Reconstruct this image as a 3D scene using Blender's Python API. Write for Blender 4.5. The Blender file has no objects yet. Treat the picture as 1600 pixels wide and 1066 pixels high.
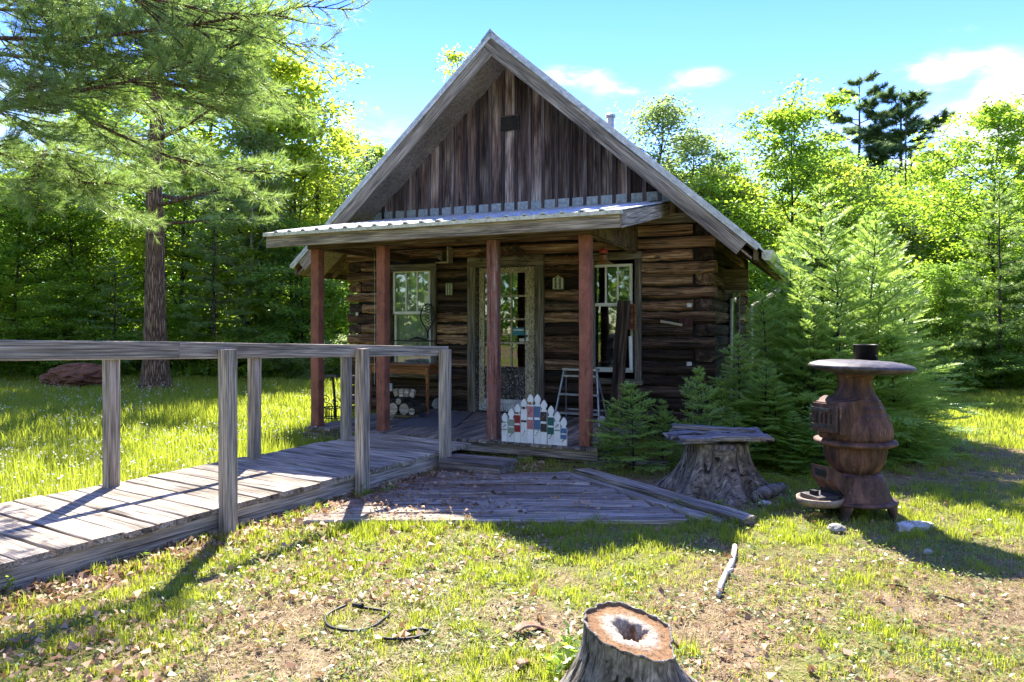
import bpy, math, random
import numpy as np
from mathutils import Vector, Matrix
R = math.radians
sc = bpy.context.scene
col = sc.collection
HC = 1.42            # camera height
FP = 1100.0          # focal length in photo pixels (1600 wide)
HY = 505.0           # horizon row
# ---------------------------------------------------------------- camera
cam = bpy.data.cameras.new('camera'); camo = bpy.data.objects.new('camera', cam); col.objects.link(camo)
camo.location = (0, 0, HC); camo.rotation_euler = (R(90), 0, 0)
cam.sensor_width = 36; cam.lens = 36 * FP / 1600; cam.shift_y = (HY - 533) / 1600
cam.clip_start = 0.05; cam.clip_end = 2000
sc.camera = camo
# ---------------------------------------------------------------- light
SUN_EL, SUN_AZ = R(46.5), R(-7.0)
to_sun = Vector((math.sin(SUN_AZ) * math.cos(SUN_EL), math.cos(SUN_AZ) * math.cos(SUN_EL), math.sin(SUN_EL)))
sun = bpy.data.lights.new('sun', 'SUN'); sun.energy = 2.45; sun.angle = R(0.6); sun.color = (1, .935, .82)
suno = bpy.data.objects.new('sun', sun); col.objects.link(suno); suno.location = to_sun * 50
suno.rotation_euler = to_sun.to_track_quat('Z', 'Y').to_euler()
sc.view_settings.view_transform = 'Standard'; sc.view_settings.look = 'None'
sc.view_settings.exposure = 3.02; sc.view_settings.gamma = 1; sc.view_settings.use_curve_mapping = False
sc.cycles.max_bounces = 8; sc.cycles.transmission_bounces = 6; sc.cycles.transparent_max_bounces = 12
sc.cycles.diffuse_bounces = 6; sc.cycles.glossy_bounces = 3
sc.cycles.sample_clamp_indirect = 6
world = bpy.data.worlds.new('World'); sc.world = world; world.use_nodes = True
def build_world():
    nt = world.node_tree; N = nt.nodes; L = nt.links; N.clear()
    out = N.new('ShaderNodeOutputWorld'); bg = N.new('ShaderNodeBackground'); bg.inputs['Strength'].default_value = 0.15
    sky = N.new('ShaderNodeTexSky'); sky.sky_type = 'NISHITA'; sky.sun_disc = False
    sky.sun_elevation = SUN_EL; sky.sun_rotation = SUN_AZ; sky.altitude = 200
    sky.air_density = 1.0; sky.dust_density = 0.0; sky.ozone_density = 2.0
    hs = N.new('ShaderNodeHueSaturation'); hs.inputs['Saturation'].default_value = 1.36; hs.inputs['Hue'].default_value = 0.53
    hs.inputs['Value'].default_value = 0.45
    L.new(sky.outputs[0], hs.inputs['Color'])
    tc = N.new('ShaderNodeTexCoord')
    sep = N.new('ShaderNodeSeparateXYZ'); L.new(tc.outputs['Generated'], sep.inputs[0])
    def m(op, a, b=None, c=None):
        n = N.new('ShaderNodeMath'); n.operation = op
        for i, v in enumerate((a, b, c)):
            if v is None: continue
            if isinstance(v, (int, float)): n.inputs[i].default_value = v
            else: L.new(v, n.inputs[i])
        return n.outputs[0]
    az = m('ARCTAN2', sep.outputs[0], sep.outputs[1])
    hor = m('SQRT', m('ADD', m('MULTIPLY', sep.outputs[0], sep.outputs[0]), m('MULTIPLY', sep.outputs[1], sep.outputs[1])))
    el = m('ARCTAN2', sep.outputs[2], hor)
    comb = N.new('ShaderNodeCombineXYZ'); L.new(m('MULTIPLY', az, 9.0), comb.inputs[0]); L.new(m('MULTIPLY', el, 22.0), comb.inputs[1])
    nz = N.new('ShaderNodeTexNoise'); nz.inputs['Scale'].default_value = 1.0; nz.inputs['Detail'].default_value = 7; nz.inputs['Roughness'].default_value = .6
    L.new(comb.outputs[0], nz.inputs['Vector'])
    # small fair-weather clouds, each a soft oval broken up by noise
    clouds = [(905, 120, 62, 16, 1.1), (972, 144, 50, 14, .8), (1082, 122, 48, 15, 1.0), (1455, 108, 66, 20, 1.1), (1525, 96, 60, 14, .7), (1585, 128, 60, 20, 1.0),
              (1500, 48, 40, 8, .4), (872, 42, 30, 10, .35), (650, 190, 90, 14, .25), (1400, 250, 190, 50, .6), (1180, 215, 130, 45, .5), (560, 250, 90, 70, .8), (70, 190, 120, 60, .9), (990, 190, 80, 26, .45), (1560, 220, 120, 60, .9)]
    rnd = random.Random(3)
    tot = None
    specs = []
    for px, py, wx, wy, s in clouds:
        x, z = (px - 800) / FP, (HY - py) / FP
        a = math.atan(x); h = math.hypot(x, 1)
        specs.append((a, math.atan(z / h), wx / FP / (1 + x * x), wy / FP, s))
    for _ in range(26):  # clouds out of view, added to make the shade less blue
        specs.append((rnd.uniform(1.75, 4.5), rnd.uniform(.15, 1.3), rnd.uniform(.12, .4), rnd.uniform(.05, .14), rnd.uniform(.8, 1.3)))
    for a0, e0, wa, we, s in specs:
        if a0 > math.pi: a0 -= 2 * math.pi
        dx = m('DIVIDE', m('SUBTRACT', az, a0), wa); dy = m('DIVIDE', m('SUBTRACT', el, e0), we)
        d = m('ADD', m('MULTIPLY', dx, dx), m('MULTIPLY', dy, dy))
        g = m('MULTIPLY', m('EXPONENT', m('MULTIPLY', d, -1.0)), s)
        tot = g if tot is None else m('ADD', tot, g)
    f = m('MULTIPLY', tot, m('MULTIPLY_ADD', nz.outputs[0], 4.2, -1.45))
    ramp = N.new('ShaderNodeMapRange'); ramp.interpolation_type = 'SMOOTHSTEP'
    L.new(f, ramp.inputs[0]); ramp.inputs[1].default_value = .12; ramp.inputs[2].default_value = .85
    # paler air low down
    lo = N.new('ShaderNodeMapRange'); L.new(el, lo.inputs[0]); lo.inputs[1].default_value = .02; lo.inputs[2].default_value = .34
    lo.inputs[3].default_value = .4; lo.inputs[4].default_value = 0
    mx0 = N.new('ShaderNodeMixRGB'); L.new(lo.outputs[0], mx0.inputs[0]); L.new(hs.outputs[0], mx0.inputs[1]); mx0.inputs[2].default_value = (.62, .9, 1.15, 1)
    mx = N.new('ShaderNodeMixRGB'); L.new(ramp.outputs[0], mx.inputs[0]); L.new(mx0.outputs[0], mx.inputs[1]); mx.inputs[2].default_value = (1.2, 1.25, 1.3, 1)
    L.new(mx.outputs[0], bg.inputs[0]); L.new(bg.outputs[0], out.inputs[0])
build_world()
# ---------------------------------------------------------------- helpers: naming
def tag(o, label=None, cat=None, group=None, kind=None):
    if label: o['label'] = label
    if cat: o['category'] = cat
    if group: o['group'] = group
    if kind: o['kind'] = kind
    return o
def empty(name, loc=(0, 0, 0), rz=0.0, label=None, cat=None, group=None):
    o = bpy.data.objects.new(name, None); col.objects.link(o); o.location = loc; o.rotation_euler = (0, 0, rz)
    o.empty_display_size = .1
    return tag(o, label, cat, group)
def link(name, me, parent=None, mat=None, M=None):
    if mat is not None and not me.materials: me.materials.append(mat)
    o = bpy.data.objects.new(name, me); col.objects.link(o)
    if parent is not None: o.parent = parent
    if M is not None: o.matrix_local = M
    return o
def copy_tree(root):
    c = root.copy(); col.objects.link(c)
    for ch in list(root.children):
        d = ch.copy(); col.objects.link(d); d.parent = c
        for g in list(ch.children):
            e = g.copy(); col.objects.link(e); e.parent = d
    return c
# pixel of the photograph -> place
def G(px, py, z=0.0):
    Y = (HC - z) * FP / (py - HY); return Vector(((px - 800) / FP * Y, Y, z))
def P(px, py, Y): return Vector(((px - 800) / FP * Y, Y, HC + (HY - py) / FP * Y))
# ---------------------------------------------------------------- helpers: meshes
class MB:
    def __init__(s): s.v = []; s.f = []
    def add(s, vs, fs):
        b = len(s.v); s.v += [tuple(v) for v in vs]; s.f += [tuple(i + b for i in f) for f in fs]; return s
    def box(s, x0, x1, y0, y1, z0, z1):
        vs = [(x0,y0,z0),(x1,y0,z0),(x1,y1,z0),(x0,y1,z0),(x0,y0,z1),(x1,y0,z1),(x1,y1,z1),(x0,y1,z1)]
        return s.add(vs, [(0,3,2,1),(4,5,6,7),(0,1,5,4),(1,2,6,5),(2,3,7,6),(3,0,4,7)])
    def hexa(s, vs): return s.add(vs, [(0,3,2,1),(4,5,6,7),(0,1,5,4),(1,2,6,5),(2,3,7,6),(3,0,4,7)])
    def tube(s, pts, rad, n=6, cap=True):
        pts = [Vector(p) for p in pts]; k = len(pts)
        if not hasattr(rad, '__len__'): rad = [rad] * k
        t = (pts[1] - pts[0]).normalized(); a = t.orthogonal().normalized(); vs = []
        for i, p in enumerate(pts):
            t = (pts[min(i + 1, k - 1)] - pts[max(i - 1, 0)])
            t = t.normalized() if t.length > 1e-9 else Vector((0, 0, 1))
            a = (a - t * a.dot(t)); a = a.normalized() if a.length > 1e-6 else t.orthogonal().normalized()
            b = t.cross(a)
            for j in range(n):
                w = 2 * math.pi * j / n; vs.append(p + (a * math.cos(w) + b * math.sin(w)) * rad[i])
        fs = [(i*n+j, i*n+(j+1)%n, (i+1)*n+(j+1)%n, (i+1)*n+j) for i in range(k-1) for j in range(n)]
        if cap: fs += [tuple(range(n-1, -1, -1)), tuple(range((k-1)*n, k*n))]
        return s.add(vs, fs)
    def lathe(s, prof, n=24, c=(0, 0), cap=True, fn=None):
        vs = []
        for i, (r, z) in enumerate(prof):
            for j in range(n):
                w = 2 * math.pi * j / n; rr = r * (fn(w, z) if fn else 1)
                vs.append((c[0] + rr * math.cos(w), c[1] + rr * math.sin(w), z))
        k = len(prof)
        fs = [(i*n+j, i*n+(j+1)%n, (i+1)*n+(j+1)%n, (i+1)*n+j) for i in range(k-1) for j in range(n)]
        if cap: fs += [tuple(range(n-1, -1, -1)), tuple(range((k-1)*n, k*n))]
        return s.add(vs, fs)
    def mesh(s, name, smooth=False, mat=None):
        me = bpy.data.meshes.new(name); me.from_pydata(s.v, [], s.f)
        if mat is not None: me.materials.append(mat)
        if smooth: me.shade_smooth()
        return me
    def obj(s, name, mat, parent=None, smooth=False, M=None):
        return link(name, s.mesh(name, smooth, mat), parent, None, M)
rg = random.Random(7)
def plank_mesh(L, W, T, ch=.004, seg=5, warp=.004, jag=0.0, seed=None, name='plank'):
    """a board along x (0..L), width y, thickness z, corners eased, slightly warped"""
    r = random.Random(seed if seed is not None else rg.random())
    w, t = W / 2, T / 2; ch = min(ch, w * .4, t * .4)
    prof = [(-w+ch,-t),(w-ch,-t),(w,-t+ch),(w,t-ch),(w-ch,t),(-w+ch,t),(-w,t-ch),(-w,-t+ch)]
    vs = []; a, b = r.uniform(-1, 1), r.uniform(-1, 1)
    for i in range(seg + 1):
        u = i / seg; x = u * L; bow = math.sin(u * math.pi)
        dz = warp * a * bow * .6 + r.uniform(-1, 1) * warp * .25; dy = warp * b * bow
        e0 = r.uniform(-1, 1) * warp * .5; e1 = r.uniform(-1, 1) * warp * .5
        for (y, z) in prof:
            xx = x + (r.uniform(-jag, jag) if i in (0, seg) else 0)
            vs.append((xx, y + dy + (e0 if y < 0 else e1), z + dz))
    n = 8
    fs = [(i*n+j, i*n+(j+1)%n, (i+1)*n+(j+1)%n, (i+1)*n+j) for i in range(seg) for j in range(n)]
    fs = [f[::-1] for f in fs]
    fs += [tuple(range(n)), tuple(range((seg+1)*n-1, seg*n-1, -1))]
    me = bpy.data.meshes.new(name); me.from_pydata(vs, [], [f[::-1] for f in fs]); return me
def frame(p0, p1, face):
    """matrix: x from p0 to p1, z (thickness) towards 'face'"""
    p0, p1 = Vector(p0), Vector(p1); x = (p1 - p0).normalized(); f = Vector(face)
    z = (f - x * f.dot(x)).normalized(); y = z.cross(x)
    M = Matrix((x, y, z)).transposed().to_4x4(); M.translation = p0; return M
def board(name, p0, p1, W, T, face, mat, parent=None, **kw):
    L = (Vector(p1) - Vector(p0)).length
    me = plank_mesh(L, W, T, name=name, **kw)
    return link(name, me, parent, mat, frame(p0, p1, face))
def np_mesh(name, V, F, mats, rnd=None, midx=None):
    me = bpy.data.meshes.new(name); V = np.asarray(V, np.float32); F = np.asarray(F, np.int32)
    me.vertices.add(len(V)); me.vertices.foreach_set('co', V.ravel())
    k = F.shape[1]; me.loops.add(F.size); me.loops.foreach_set('vertex_index', F.ravel())
    me.polygons.add(len(F)); me.polygons.foreach_set('loop_start', np.arange(0, F.size, k, dtype=np.int32))
    try: me.polygons.foreach_set('loop_total', np.full(len(F), k, np.int32))
    except Exception: pass
    for m in (mats if isinstance(mats, (list, tuple)) else [mats]): me.materials.append(m)
    if midx is not None: me.polygons.foreach_set('material_index', np.asarray(midx, np.int32))
    if rnd is not None:
        at = me.attributes.new('rnd', 'FLOAT', 'FACE'); at.data.foreach_set('value', np.asarray(rnd, np.float32))
    me.update(calc_edges=True); return me
def nrm(a): return a / np.maximum(np.linalg.norm(a, axis=-1, keepdims=True), 1e-9)
def cards(c, d, n, L, W, mid=.45):
    """leaf shaped quads: base c, direction d, normal n"""
    d = nrm(d); s = nrm(np.cross(d, n)); L = np.reshape(L, (-1, 1)); W = np.reshape(W, (-1, 1)); nn = nrm(np.cross(s, d))
    V = np.stack([c, c + d * L * mid + s * W / 2 + nn * W * .12, c + d * L, c + d * L * mid - s * W / 2 + nn * W * .12], 1).reshape(-1, 3)
    F = np.arange(len(V)).reshape(-1, 4); return V, F
def tris(c, d, s, L, W):
    d = nrm(d); s = nrm(s); L = np.reshape(L, (-1, 1)); W = np.reshape(W, (-1, 1))
    V = np.stack([c - s * W / 2, c + s * W / 2, c + d * L], 1).reshape(-1, 3)
    return V, np.arange(len(V)).reshape(-1, 3)
def vnoise(x, y, seed=0):
    """smooth value noise, numpy"""
    def h(i, j):
        v = np.sin(i * 127.1 + j * 311.7 + seed * 74.7) * 43758.5453; return v - np.floor(v)
    xi, yi = np.floor(x), np.floor(y); xf, yf = x - xi, y - yi
    u, v = xf * xf * (3 - 2 * xf), yf * yf * (3 - 2 * yf)
    return (h(xi, yi) * (1 - u) + h(xi + 1, yi) * u) * (1 - v) + (h(xi, yi + 1) * (1 - u) + h(xi + 1, yi + 1) * u) * v
def fbm(x, y, seed=0, o=4):
    t = 0; a = .5; s = 0
    for k in range(o): t = t + a * vnoise(x * 2**k, y * 2**k, seed + k); s += a; a *= .5
    return t / s
# ---------------------------------------------------------------- materials
def newmat(name):
    m = bpy.data.materials.new(name); m.use_nodes = True; nt = m.node_tree; nt.nodes.clear()
    out = nt.nodes.new('ShaderNodeOutputMaterial'); return m, nt, nt.nodes, nt.links, out
def c4(c): return (c[0], c[1], c[2], 1)
def ramp(N, cols, pos=None):
    r = N.new('ShaderNodeValToRGB'); k = len(cols)
    e = r.color_ramp.elements
    while len(e) < k: e.new(.5)
    for i, c in enumerate(cols):
        e[i].position = pos[i] if pos else .3 + .4 * i / max(1, k - 1); e[i].color = c4(c)
    return r
def coords(N, L, scale, offs=True, kind='Object'):
    tc = N.new('ShaderNodeTexCoord'); mp = N.new('ShaderNodeMapping'); mp.inputs['Scale'].default_value = scale
    L.new(tc.outputs[kind], mp.inputs[0])
    if offs:
        oi = N.new('ShaderNodeObjectInfo'); ml = N.new('ShaderNodeVectorMath'); ml.operation = 'MULTIPLY'
        L.new(oi.outputs['Random'], ml.inputs[0]); ml.inputs[1].default_value = (61, 47, 83)
        L.new(ml.outputs[0], mp.inputs['Location'])
    return mp.outputs[0]
def noise(N, L, vec, scale=1, detail=6, rough=.62, dist=0.0):
    n = N.new('ShaderNodeTexNoise'); n.inputs['Scale'].default_value = scale; n.inputs['Detail'].default_value = detail
    n.inputs['Roughness'].default_value = rough; n.inputs['Distortion'].default_value = dist
    L.new(vec, n.inputs['Vector']); return n.outputs[0]
def mix(N, L, a, b, f, t='MIX'):
    m = N.new('ShaderNodeMixRGB'); m.blend_type = t
    for i, v in ((0, f), (1, a), (2, b)):
        if isinstance(v, (int, float)): m.inputs[i].default_value = v
        elif isinstance(v, tuple): m.inputs[i].default_value = c4(v)
        else: L.new(v, m.inputs[i])
    return m.outputs[0]
def mrange(N, L, v, a, b, c=0., d=1.):
    r = N.new('ShaderNodeMapRange'); L.new(v, r.inputs[0])
    for i, q in enumerate((a, b, c, d)): r.inputs[i + 1].default_value = q
    return r.outputs[0]
def finish(N, L, out, colr, rough=.85, bump=None, bs=.4, bd=.01, metal=0, spec=.3):
    p = N.new('ShaderNodeBsdfPrincipled'); p.inputs['Metallic'].default_value = metal
    p.inputs['Specular IOR Level'].default_value = spec
    if isinstance(colr, tuple): p.inputs['Base Color'].default_value = c4(colr)
    else: L.new(colr, p.inputs['Base Color'])
    if isinstance(rough, (int, float)): p.inputs['Roughness'].default_value = rough
    else: L.new(rough, p.inputs['Roughness'])
    if bump is not None:
        b = N.new('ShaderNodeBump'); b.inputs['Strength'].default_value = bs; b.inputs['Distance'].default_value = bd
        L.new(bump, b.inputs['Height']); L.new(b.outputs[0], p.inputs['Normal'])
    L.new(p.outputs[0], out.inputs[0])
def wood(name, cols, big=(1.0, 9, 9), vary=.35, crack=.5, bs=.5, rough=.88, paint=None, chip=.5, chipsoft=.04, pv=.12, pscale=(5, 14, 14)):
    m, nt, N, L, out = newmat(name)
    v = coords(N, L, big); v2 = coords(N, L, (big[0] * 3, big[1] * 9, big[2] * 9)); v3 = coords(N, L, (big[0] * 1.2, big[1] * 4.2, big[2] * 4.2))
    n1 = noise(N, L, v, 1, 5, .6, .6); n2 = noise(N, L, v2, 1, 4, .6, .2); n3 = noise(N, L, v3, 1, 3, .5, .8)
    c = ramp(N, cols); L.new(n1, c.inputs[0]); cc = c.outputs[0]
    cc = mix(N, L, cc, ramp_out(N, L, n2, (.38, .38, .38), (1.5, 1.48, 1.45), .34, .68), 1, 'MULTIPLY')
    n4 = noise(N, L, coords(N, L, (big[0] * 2, big[1] * 22, big[2] * 22)), 1, 3, .5, .1)
    cc = mix(N, L, cc, ramp_out(N, L, n4, (.55, .53, .5), (1.25, 1.25, 1.25), .36, .6), .8, 'MULTIPLY')
    lng = [1.0 / max(b, .9) for b in big]; kn = N.new('ShaderNodeTexVoronoi'); kn.inputs['Scale'].default_value = 1
    L.new(coords(N, L, tuple(2.6 if b > 2 * min(big) else 1.3 for b in big)), kn.inputs['Vector'])
    cc = mix(N, L, cc, tuple(x * .45 for x in cols[0]), mrange(N, L, kn.outputs['Distance'], .075, .04, 0, .75))
    ck = mrange(N, L, n3, .40, .36)
    cc = mix(N, L, cc, tuple(x * .12 for x in cols[0]), nmul(N, L, ck, crack))
    oi = N.new('ShaderNodeObjectInfo'); hv = N.new('ShaderNodeHueSaturation'); L.new(cc, hv.inputs['Color'])
    L.new(mrange(N, L, oi.outputs['Random'], 0, 1, 1 - vary, 1 + vary), hv.inputs['Value'])
    cc = hv.outputs[0]; bumpsrc = n2
    bm = N.new('ShaderNodeMath'); bm.operation = 'SUBTRACT'; L.new(n2, bm.inputs[0]); L.new(ck, bm.inputs[1]); bumpsrc = bm.outputs[0]
    if paint:
        vp = coords(N, L, pscale); np_ = noise(N, L, vp, 1.6, 8, .7, .3)
        pvn = noise(N, L, coords(N, L, (3, 3, 3)), 2, 4)
        pc = mix(N, L, paint, tuple(x * (1 - pv * 3) for x in paint), mrange(N, L, pvn, .35, .65))
        cc = mix(N, L, cc, pc, mrange(N, L, np_, chip - chipsoft, chip + chipsoft))
    finish(N, L, out, cc, rough, bumpsrc, bs, .006)
    return m
def nmul(N, L, a, b):
    n = N.new('ShaderNodeMath'); n.operation = 'MULTIPLY'; L.new(a, n.inputs[0])
    if isinstance(b, (int, float)): n.inputs[1].default_value = b
    else: L.new(b, n.inputs[1])
    return n.outputs[0]
def ramp_out(N, L, src, c0, c1, p0, p1):
    r = ramp(N, [c0, c1], [p0, p1]); L.new(src, r.inputs[0]); return r.outputs[0]
def rough_mat(name, cols, scale=(6, 6, 6), rough=.8, bs=.3, bd=.01, metal=0, pos=None, detail=7, spots=None, dist=.2, spec=.3):
    m, nt, N, L, out = newmat(name)
    n1 = noise(N, L, coords(N, L, scale), 1, detail, .62, dist); n2 = noise(N, L, coords(N, L, tuple(s * 7 for s in scale)), 1, 4, .6)
    c = ramp(N, cols, pos); L.new(n1, c.inputs[0])
    cc = mix(N, L, c.outputs[0], ramp_out(N, L, n2, (.65, .65, .65), (1.3, 1.3, 1.3), .3, .7), 1, 'MULTIPLY')
    if spots:
        n3 = noise(N, L, coords(N, L, tuple(s * 1.7 for s in scale)), 1, 6, .7, .4)
        cc = mix(N, L, cc, spots[0], mrange(N, L, n3, spots[1], spots[1] + .06))
    finish(N, L, out, cc, rough, n2, bs, bd, metal, spec); return m
def leaf_mat(name, a, b, trans, tf=.5, gloss=.12):
    m, nt, N, L, out = newmat(name)
    at = N.new('ShaderNodeAttribute'); at.attribute_name = 'rnd'
    oi = N.new('ShaderNodeObjectInfo')
    ad = N.new('ShaderNodeMath'); ad.operation = 'MULTIPLY_ADD'; L.new(oi.outputs['Random'], ad.inputs[0]); ad.inputs[1].default_value = .35
    sb = N.new('ShaderNodeMath'); sb.operation = 'MULTIPLY'; L.new(at.outputs['Fac'], sb.inputs[0]); sb.inputs[1].default_value = .65; L.new(sb.outputs[0], ad.inputs[2])
    cc = mix(N, L, a, b, ad.outputs[0])
    df = N.new('ShaderNodeBsdfDiffuse'); L.new(cc, df.inputs[0])
    tr = N.new('ShaderNodeBsdfTranslucent'); t2 = mix(N, L, tuple(x * .75 for x in trans), trans, ad.outputs[0]); L.new(t2, tr.inputs[0])
    ms = N.new('ShaderNodeMixShader'); ms.inputs[0].default_value = tf; L.new(df.outputs[0], ms.inputs[1]); L.new(tr.outputs[0], ms.inputs[2])
    gl = N.new('ShaderNodeBsdfGlossy'); gl.inputs['Roughness'].default_value = .42; gl.inputs[0].default_value = (.8, .85, .8, 1)
    m2 = N.new('ShaderNodeMixShader'); m2.inputs[0].default_value = gloss * .35; L.new(ms.outputs[0], m2.inputs[1]); L.new(gl.outputs[0], m2.inputs[2])
    L.new(m2.outputs[0], out.inputs[0]); return m
MT = {}
MT['ramp'] = wood('weathered_ramp_wood', [(.16,.13,.10), (.34,.29,.235), (.52,.455,.38)], vary=.22, crack=.7)
MT['rail'] = wood('silvered_rail_wood', [(.22,.185,.15), (.37,.32,.265), (.47,.415,.35)], vary=.12, crack=.35)
MT['deck'] = wood('porch_deck_wood', [(.09,.072,.06), (.21,.175,.15), (.34,.29,.25)], vary=.3, crack=.6)
MT['platform'] = wood('rotten_platform_wood', [(.13,.105,.08), (.30,.255,.205), (.48,.42,.35)], big=(1.2, 16, 16), vary=.2, crack=.9)
MT['fascia'] = wood('grey_fascia_wood', [(.14,.115,.09), (.31,.265,.215), (.46,.40,.335)], vary=.12, crack=.5)
MT['header'] = wood('brown_header_wood', [(.06,.04,.02), (.16,.11,.06), (.26,.19,.11)], vary=.15)
MT['trim'] = wood('dull_trim_wood', [(.08,.068,.052), (.19,.165,.13), (.32,.28,.22)], vary=.2, crack=.6)
MT['gable'] = wood('stained_gable_board', [(.032,.018,.016), (.16,.105,.09), (.44,.36,.32)], big=(.8, 5, 5), vary=.6, crack=.6)
MT['batten'] = wood('gable_batten_wood', [(.035,.024,.026), (.10,.075,.075), (.20,.16,.155)], vary=.5)
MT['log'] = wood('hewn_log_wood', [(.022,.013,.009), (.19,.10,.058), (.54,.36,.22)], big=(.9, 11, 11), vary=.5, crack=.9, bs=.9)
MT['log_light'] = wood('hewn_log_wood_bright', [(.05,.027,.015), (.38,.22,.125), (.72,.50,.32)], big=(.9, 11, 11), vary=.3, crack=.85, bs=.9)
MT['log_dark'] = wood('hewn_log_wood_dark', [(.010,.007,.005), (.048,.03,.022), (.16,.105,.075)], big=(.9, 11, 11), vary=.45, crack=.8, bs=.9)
MT['log_end'] = rough_mat('log_end_wood', [(.01,.007,.005), (.04,.025,.016)], (9, 9, 9))
MT['chink'] = rough_mat('dark_chinking', [(.008,.007,.006), (.03,.025,.02)], (5, 5, 5))
MT['red'] = wood('faded_red_post', [(.10,.035,.028), (.16,.065,.05), (.24,.12,.10)], vary=.05, crack=.3, paint=(.34, .13, .085), chip=.40, chipsoft=.09, pv=.13)
MT['redworn'] = wood('worn_red_post', [(.10,.04,.035), (.2,.1,.085), (.42,.33,.30)], vary=.05, crack=.3, paint=(.30, .12, .09), chip=.5, chipsoft=.05, pv=.08)
MT['osb'] = None
MT['white'] = wood('aged_white_paint', [(.10,.09,.07), (.2,.18,.15), (.3,.28,.25)], vary=.04, paint=(.80, .80, .75), chip=.32, chipsoft=.06, pv=.05, bs=.2, big=(9, 9, 1.0), pscale=(60, 60, 20))
MT['door'] = wood('chipped_door_paint', [(.035,.022,.015), (.09,.055,.035), (.16,.1,.06)], vary=.1, paint=(.60, .53, .36), chip=.47, chipsoft=.05, big=(9, 9, 1.0), pscale=(60, 60, 20))
MT['doorlow'] = wood('dark_chipped_door', [(.02,.015,.012), (.06,.045,.035), (.11,.085,.065)], vary=.1, paint=(.6, .6, .58), chip=.58, chipsoft=.03, big=(9, 9, 1.0), pscale=(60, 60, 20))
MT['doorwhite'] = wood('white_chipped_door', [(.02,.015,.012), (.06,.045,.035), (.11,.085,.065)], vary=.1, paint=(.66, .67, .66), chip=.45, chipsoft=.04, big=(9, 9, 1.0), pscale=(60, 60, 20))
MT['metal_roof'] = rough_mat('pale_roof_metal', [(.45,.46,.45), (.6,.61,.6)], (2, 2, 2), .42, .05, .002, .25, spec=.5)
MT['flash'] = rough_mat('grey_blue_flashing', [(.27,.31,.33), (.37,.41,.43)], (3, 3, 3), .5, .05, .002, .2)
MT['gutter'] = rough_mat('cream_gutter_paint', [(.55,.55,.45), (.68,.68,.58)], (4, 4, 4), .45, .05, .002)
MT['rust'] = rough_mat('rusty_cast_iron', [(.032,.020,.018), (.095,.05,.038), (.21,.11,.075)], (13, 13, 3), .7, .5, .004, .15, spots=((.24, .17, .14), .63))
MT['iron'] = rough_mat('dark_cast_iron', [(.025,.022,.024), (.075,.065,.066), (.14,.12,.12)], (12, 12, 12), .55, .5, .003, .35)
MT['tray'] = rough_mat('pale_worn_iron', [(.16,.11,.08), (.36,.28,.21)], (10, 10, 10), .6, .3, .003, .1)
MT['black'] = rough_mat('black_metal', [(.012,.012,.013), (.03,.03,.03)], (20, 20, 20), .5, .1, .002, .3)
MT['alu'] = rough_mat('dull_aluminium', [(.25,.26,.28), (.42,.43,.45)], (14, 14, 14), .4, .1, .002, .6)
MT['orangewood'] = wood('varnished_table_wood', [(.16,.05,.014), (.28,.10,.03), (.36,.15,.05)], vary=.1, crack=.2, rough=.45)
MT['brownboard'] = wood('dark_red_plank', [(.028,.012,.013), (.06,.026,.028), (.11,.055,.055)], vary=.2, crack=.4)
MT['palewood'] = wood('pale_cut_wood', [(.35,.28,.2), (.5,.43,.33), (.62,.56,.45)], vary=.15)
MT['bark'] = None
MT['stone'] = rough_mat('grey_stone', [(.22,.21,.19), (.42,.40,.37)], (5, 5, 5), .9, .5, .01)
MT['palestone'] = rough_mat('pale_flat_stone', [(.42,.40,.37), (.62,.6,.56)], (5, 5, 5), .85, .4, .01)
MT['bush_dirt'] = rough_mat('red_brown_soil', [(.12,.05,.028), (.25,.11,.06)], (4, 4, 4), .95, .8, .03)
MT['stump'] = wood('old_stump_wood', [(.07,.055,.045), (.18,.15,.125), (.32,.275,.24)], big=(9, 9, 1.2), vary=.1, crack=.9, bs=1)
MT['slab'] = wood('silver_slab_wood', [(.12,.105,.095), (.24,.215,.20), (.36,.335,.31)], big=(1.2, 14, 14), vary=.1, crack=1, bs=1)
MT['birch'] = rough_mat('birch_bark', [(.10,.08,.06), (.38,.35,.31), (.52,.49,.45)], (3, 3, 14), .8, .4, .006, pos=[.32, .45, .7])
MT['curtain'] = rough_mat('pale_curtain_cloth', [(.66,.66,.64), (.82,.82,.8)], (14, 14, 1), .9, .2, .01)
MT['mat_rug'] = rough_mat('grey_door_mat', [(.07,.065,.07), (.16,.145,.15)], (12, 60, 12), .95, .4, .006)
MT['vine'] = rough_mat('dried_vine', [(.03,.022,.016), (.10,.075,.05)], (20, 20, 20), .9, .3, .004)
MT['inside'] = rough_mat('dim_interior_board', [(.05,.04,.03), (.10,.08,.06)], (3, 3, 3), .9, .1, .01)
def flat(name, c, rough=.6, metal=0, amt=.25):
    return rough_mat(name, [tuple(x * (1 - amt) for x in c), c], (8, 8, 8), rough, .15, .003, metal)
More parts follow.
